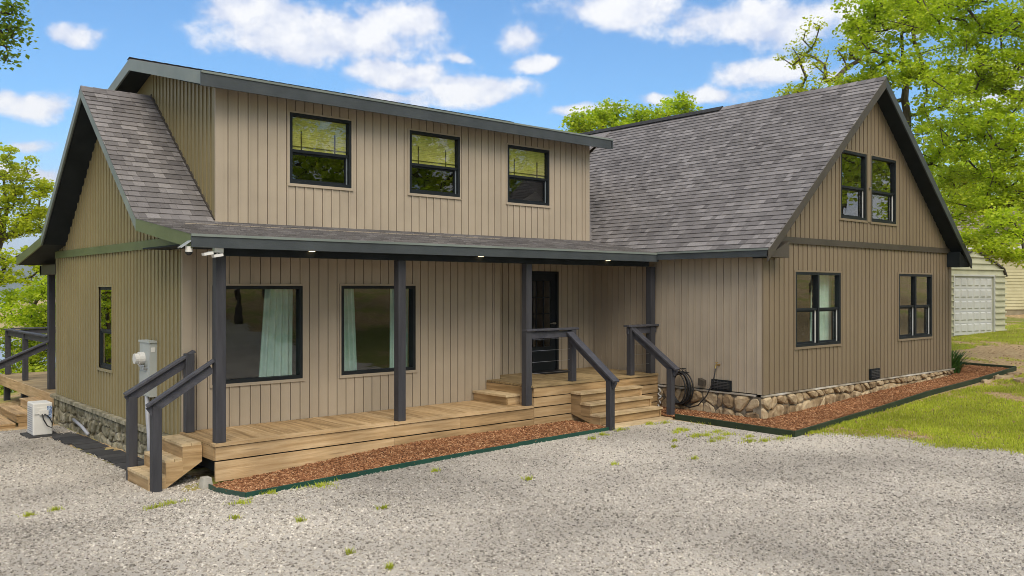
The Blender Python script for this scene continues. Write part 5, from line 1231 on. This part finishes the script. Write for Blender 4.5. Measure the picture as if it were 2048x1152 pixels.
# trees across the drive, behind the viewer: the window glass mirrors them
def copy_tree(src, loc, rz, sc_, label):
    c = src.copy(); col.objects.link(c); c.location = loc; c.rotation_euler = (0, 0, rz); c.scale = (sc_,)*3; c['label'] = label
    for ch in src.children: k = ch.copy(); col.objects.link(k); k.parent = c
    return c
tb = Vector((6, -16, gzf(6, -16)))
bt = tree('leafy shade tree across the drive facing the porch', 'tree', [tb, tb+Vector((0,0,4)), tb+Vector((.4,.2,7)), tb+Vector((.2,.4,10))],
     [((6,-16,9),(3.8,2.6),60), ((3.5,-17,7),(2.8,1.6),30), ((9,-15,7.2),(3,1.8),34), ((6.5,-13.5,6.8),(2.4,1.4),24), ((6,-16,12),(3,1.8),30)], 'leafbright', 60, .6, .2, 41, .5, GT)
for (x, y, rz, s_, l_) in ((38,-4,2.1,1.15,'leafy shade tree across the drive far right, mirrored in the wing windows'),(50,-9,.6,1.3,'leafy shade tree beyond the far right end of the drive'),(33,-14,5.1,1.25,'leafy shade tree behind the ones facing the wing'),(21,-7,3.6,.95,'smaller leafy tree close across the drive from the dormer'),(-3,31,1.6,1.0,'leafy tree beyond the left wall, mirrored in its narrow window'),(-9,38,2.9,1.2,'second leafy tree further beyond the left wall'),(16,-12,1.1,1.15,'leafy shade tree across the drive facing the right wing'), (26,-10,2.6,1.2,'leafy shade tree across the drive beyond the wing corner'), (-4,-14,4.0,1.1,'leafy shade tree across the drive left of the viewer'),
                    (12,-24,.4,1.3,'leafy shade tree further back across the drive'), (1,-26,5.2,1.3,'second leafy tree further back across the drive'), (22,-22,3.3,1.3,'third leafy tree far back across the drive'),
                    (-14,4,2.2,1.2,'leafy shade tree left of the drive'), (-13,16,3.0,1.2,'leafy shade tree left of the drive facing the left wall')):
    copy_tree(bt, (x, y, gzf(x, y)), rz, s_, l_)

copy_tree(bushy, (.7, 27.2, gzf(.7, 27.2)+.5), 2.0, 1.25, 'bushy green tree beyond the rear deck, mirrored in the narrow left window')
copy_tree(bushy, (-.5, 34, gzf(-.5, 34)+.5), .7, 1.6, 'larger bushy green tree further beyond the rear deck')
# ------------------------------------------------------------------ the hazy air over the lake
m = bpy.data.materials.new('air'); m.use_nodes = True; nt = m.node_tree; nt.nodes.remove(nt.nodes['Principled BSDF'])
pv = nt.nodes.new('ShaderNodeVolumePrincipled'); pv.inputs['Density'].default_value = .00022; pv.inputs['Color'].default_value = (.86, .90, .96, 1); pv.inputs['Anisotropy'].default_value = .2
nt.links.new(pv.outputs[0], nt.nodes['Material Output'].inputs['Volume']); MT['air'] = m
b = MB(); b.box(-3200, 4200, -1000, 5400, -30, 260); tag(b.build('haze', 'air'), kind='stuff')
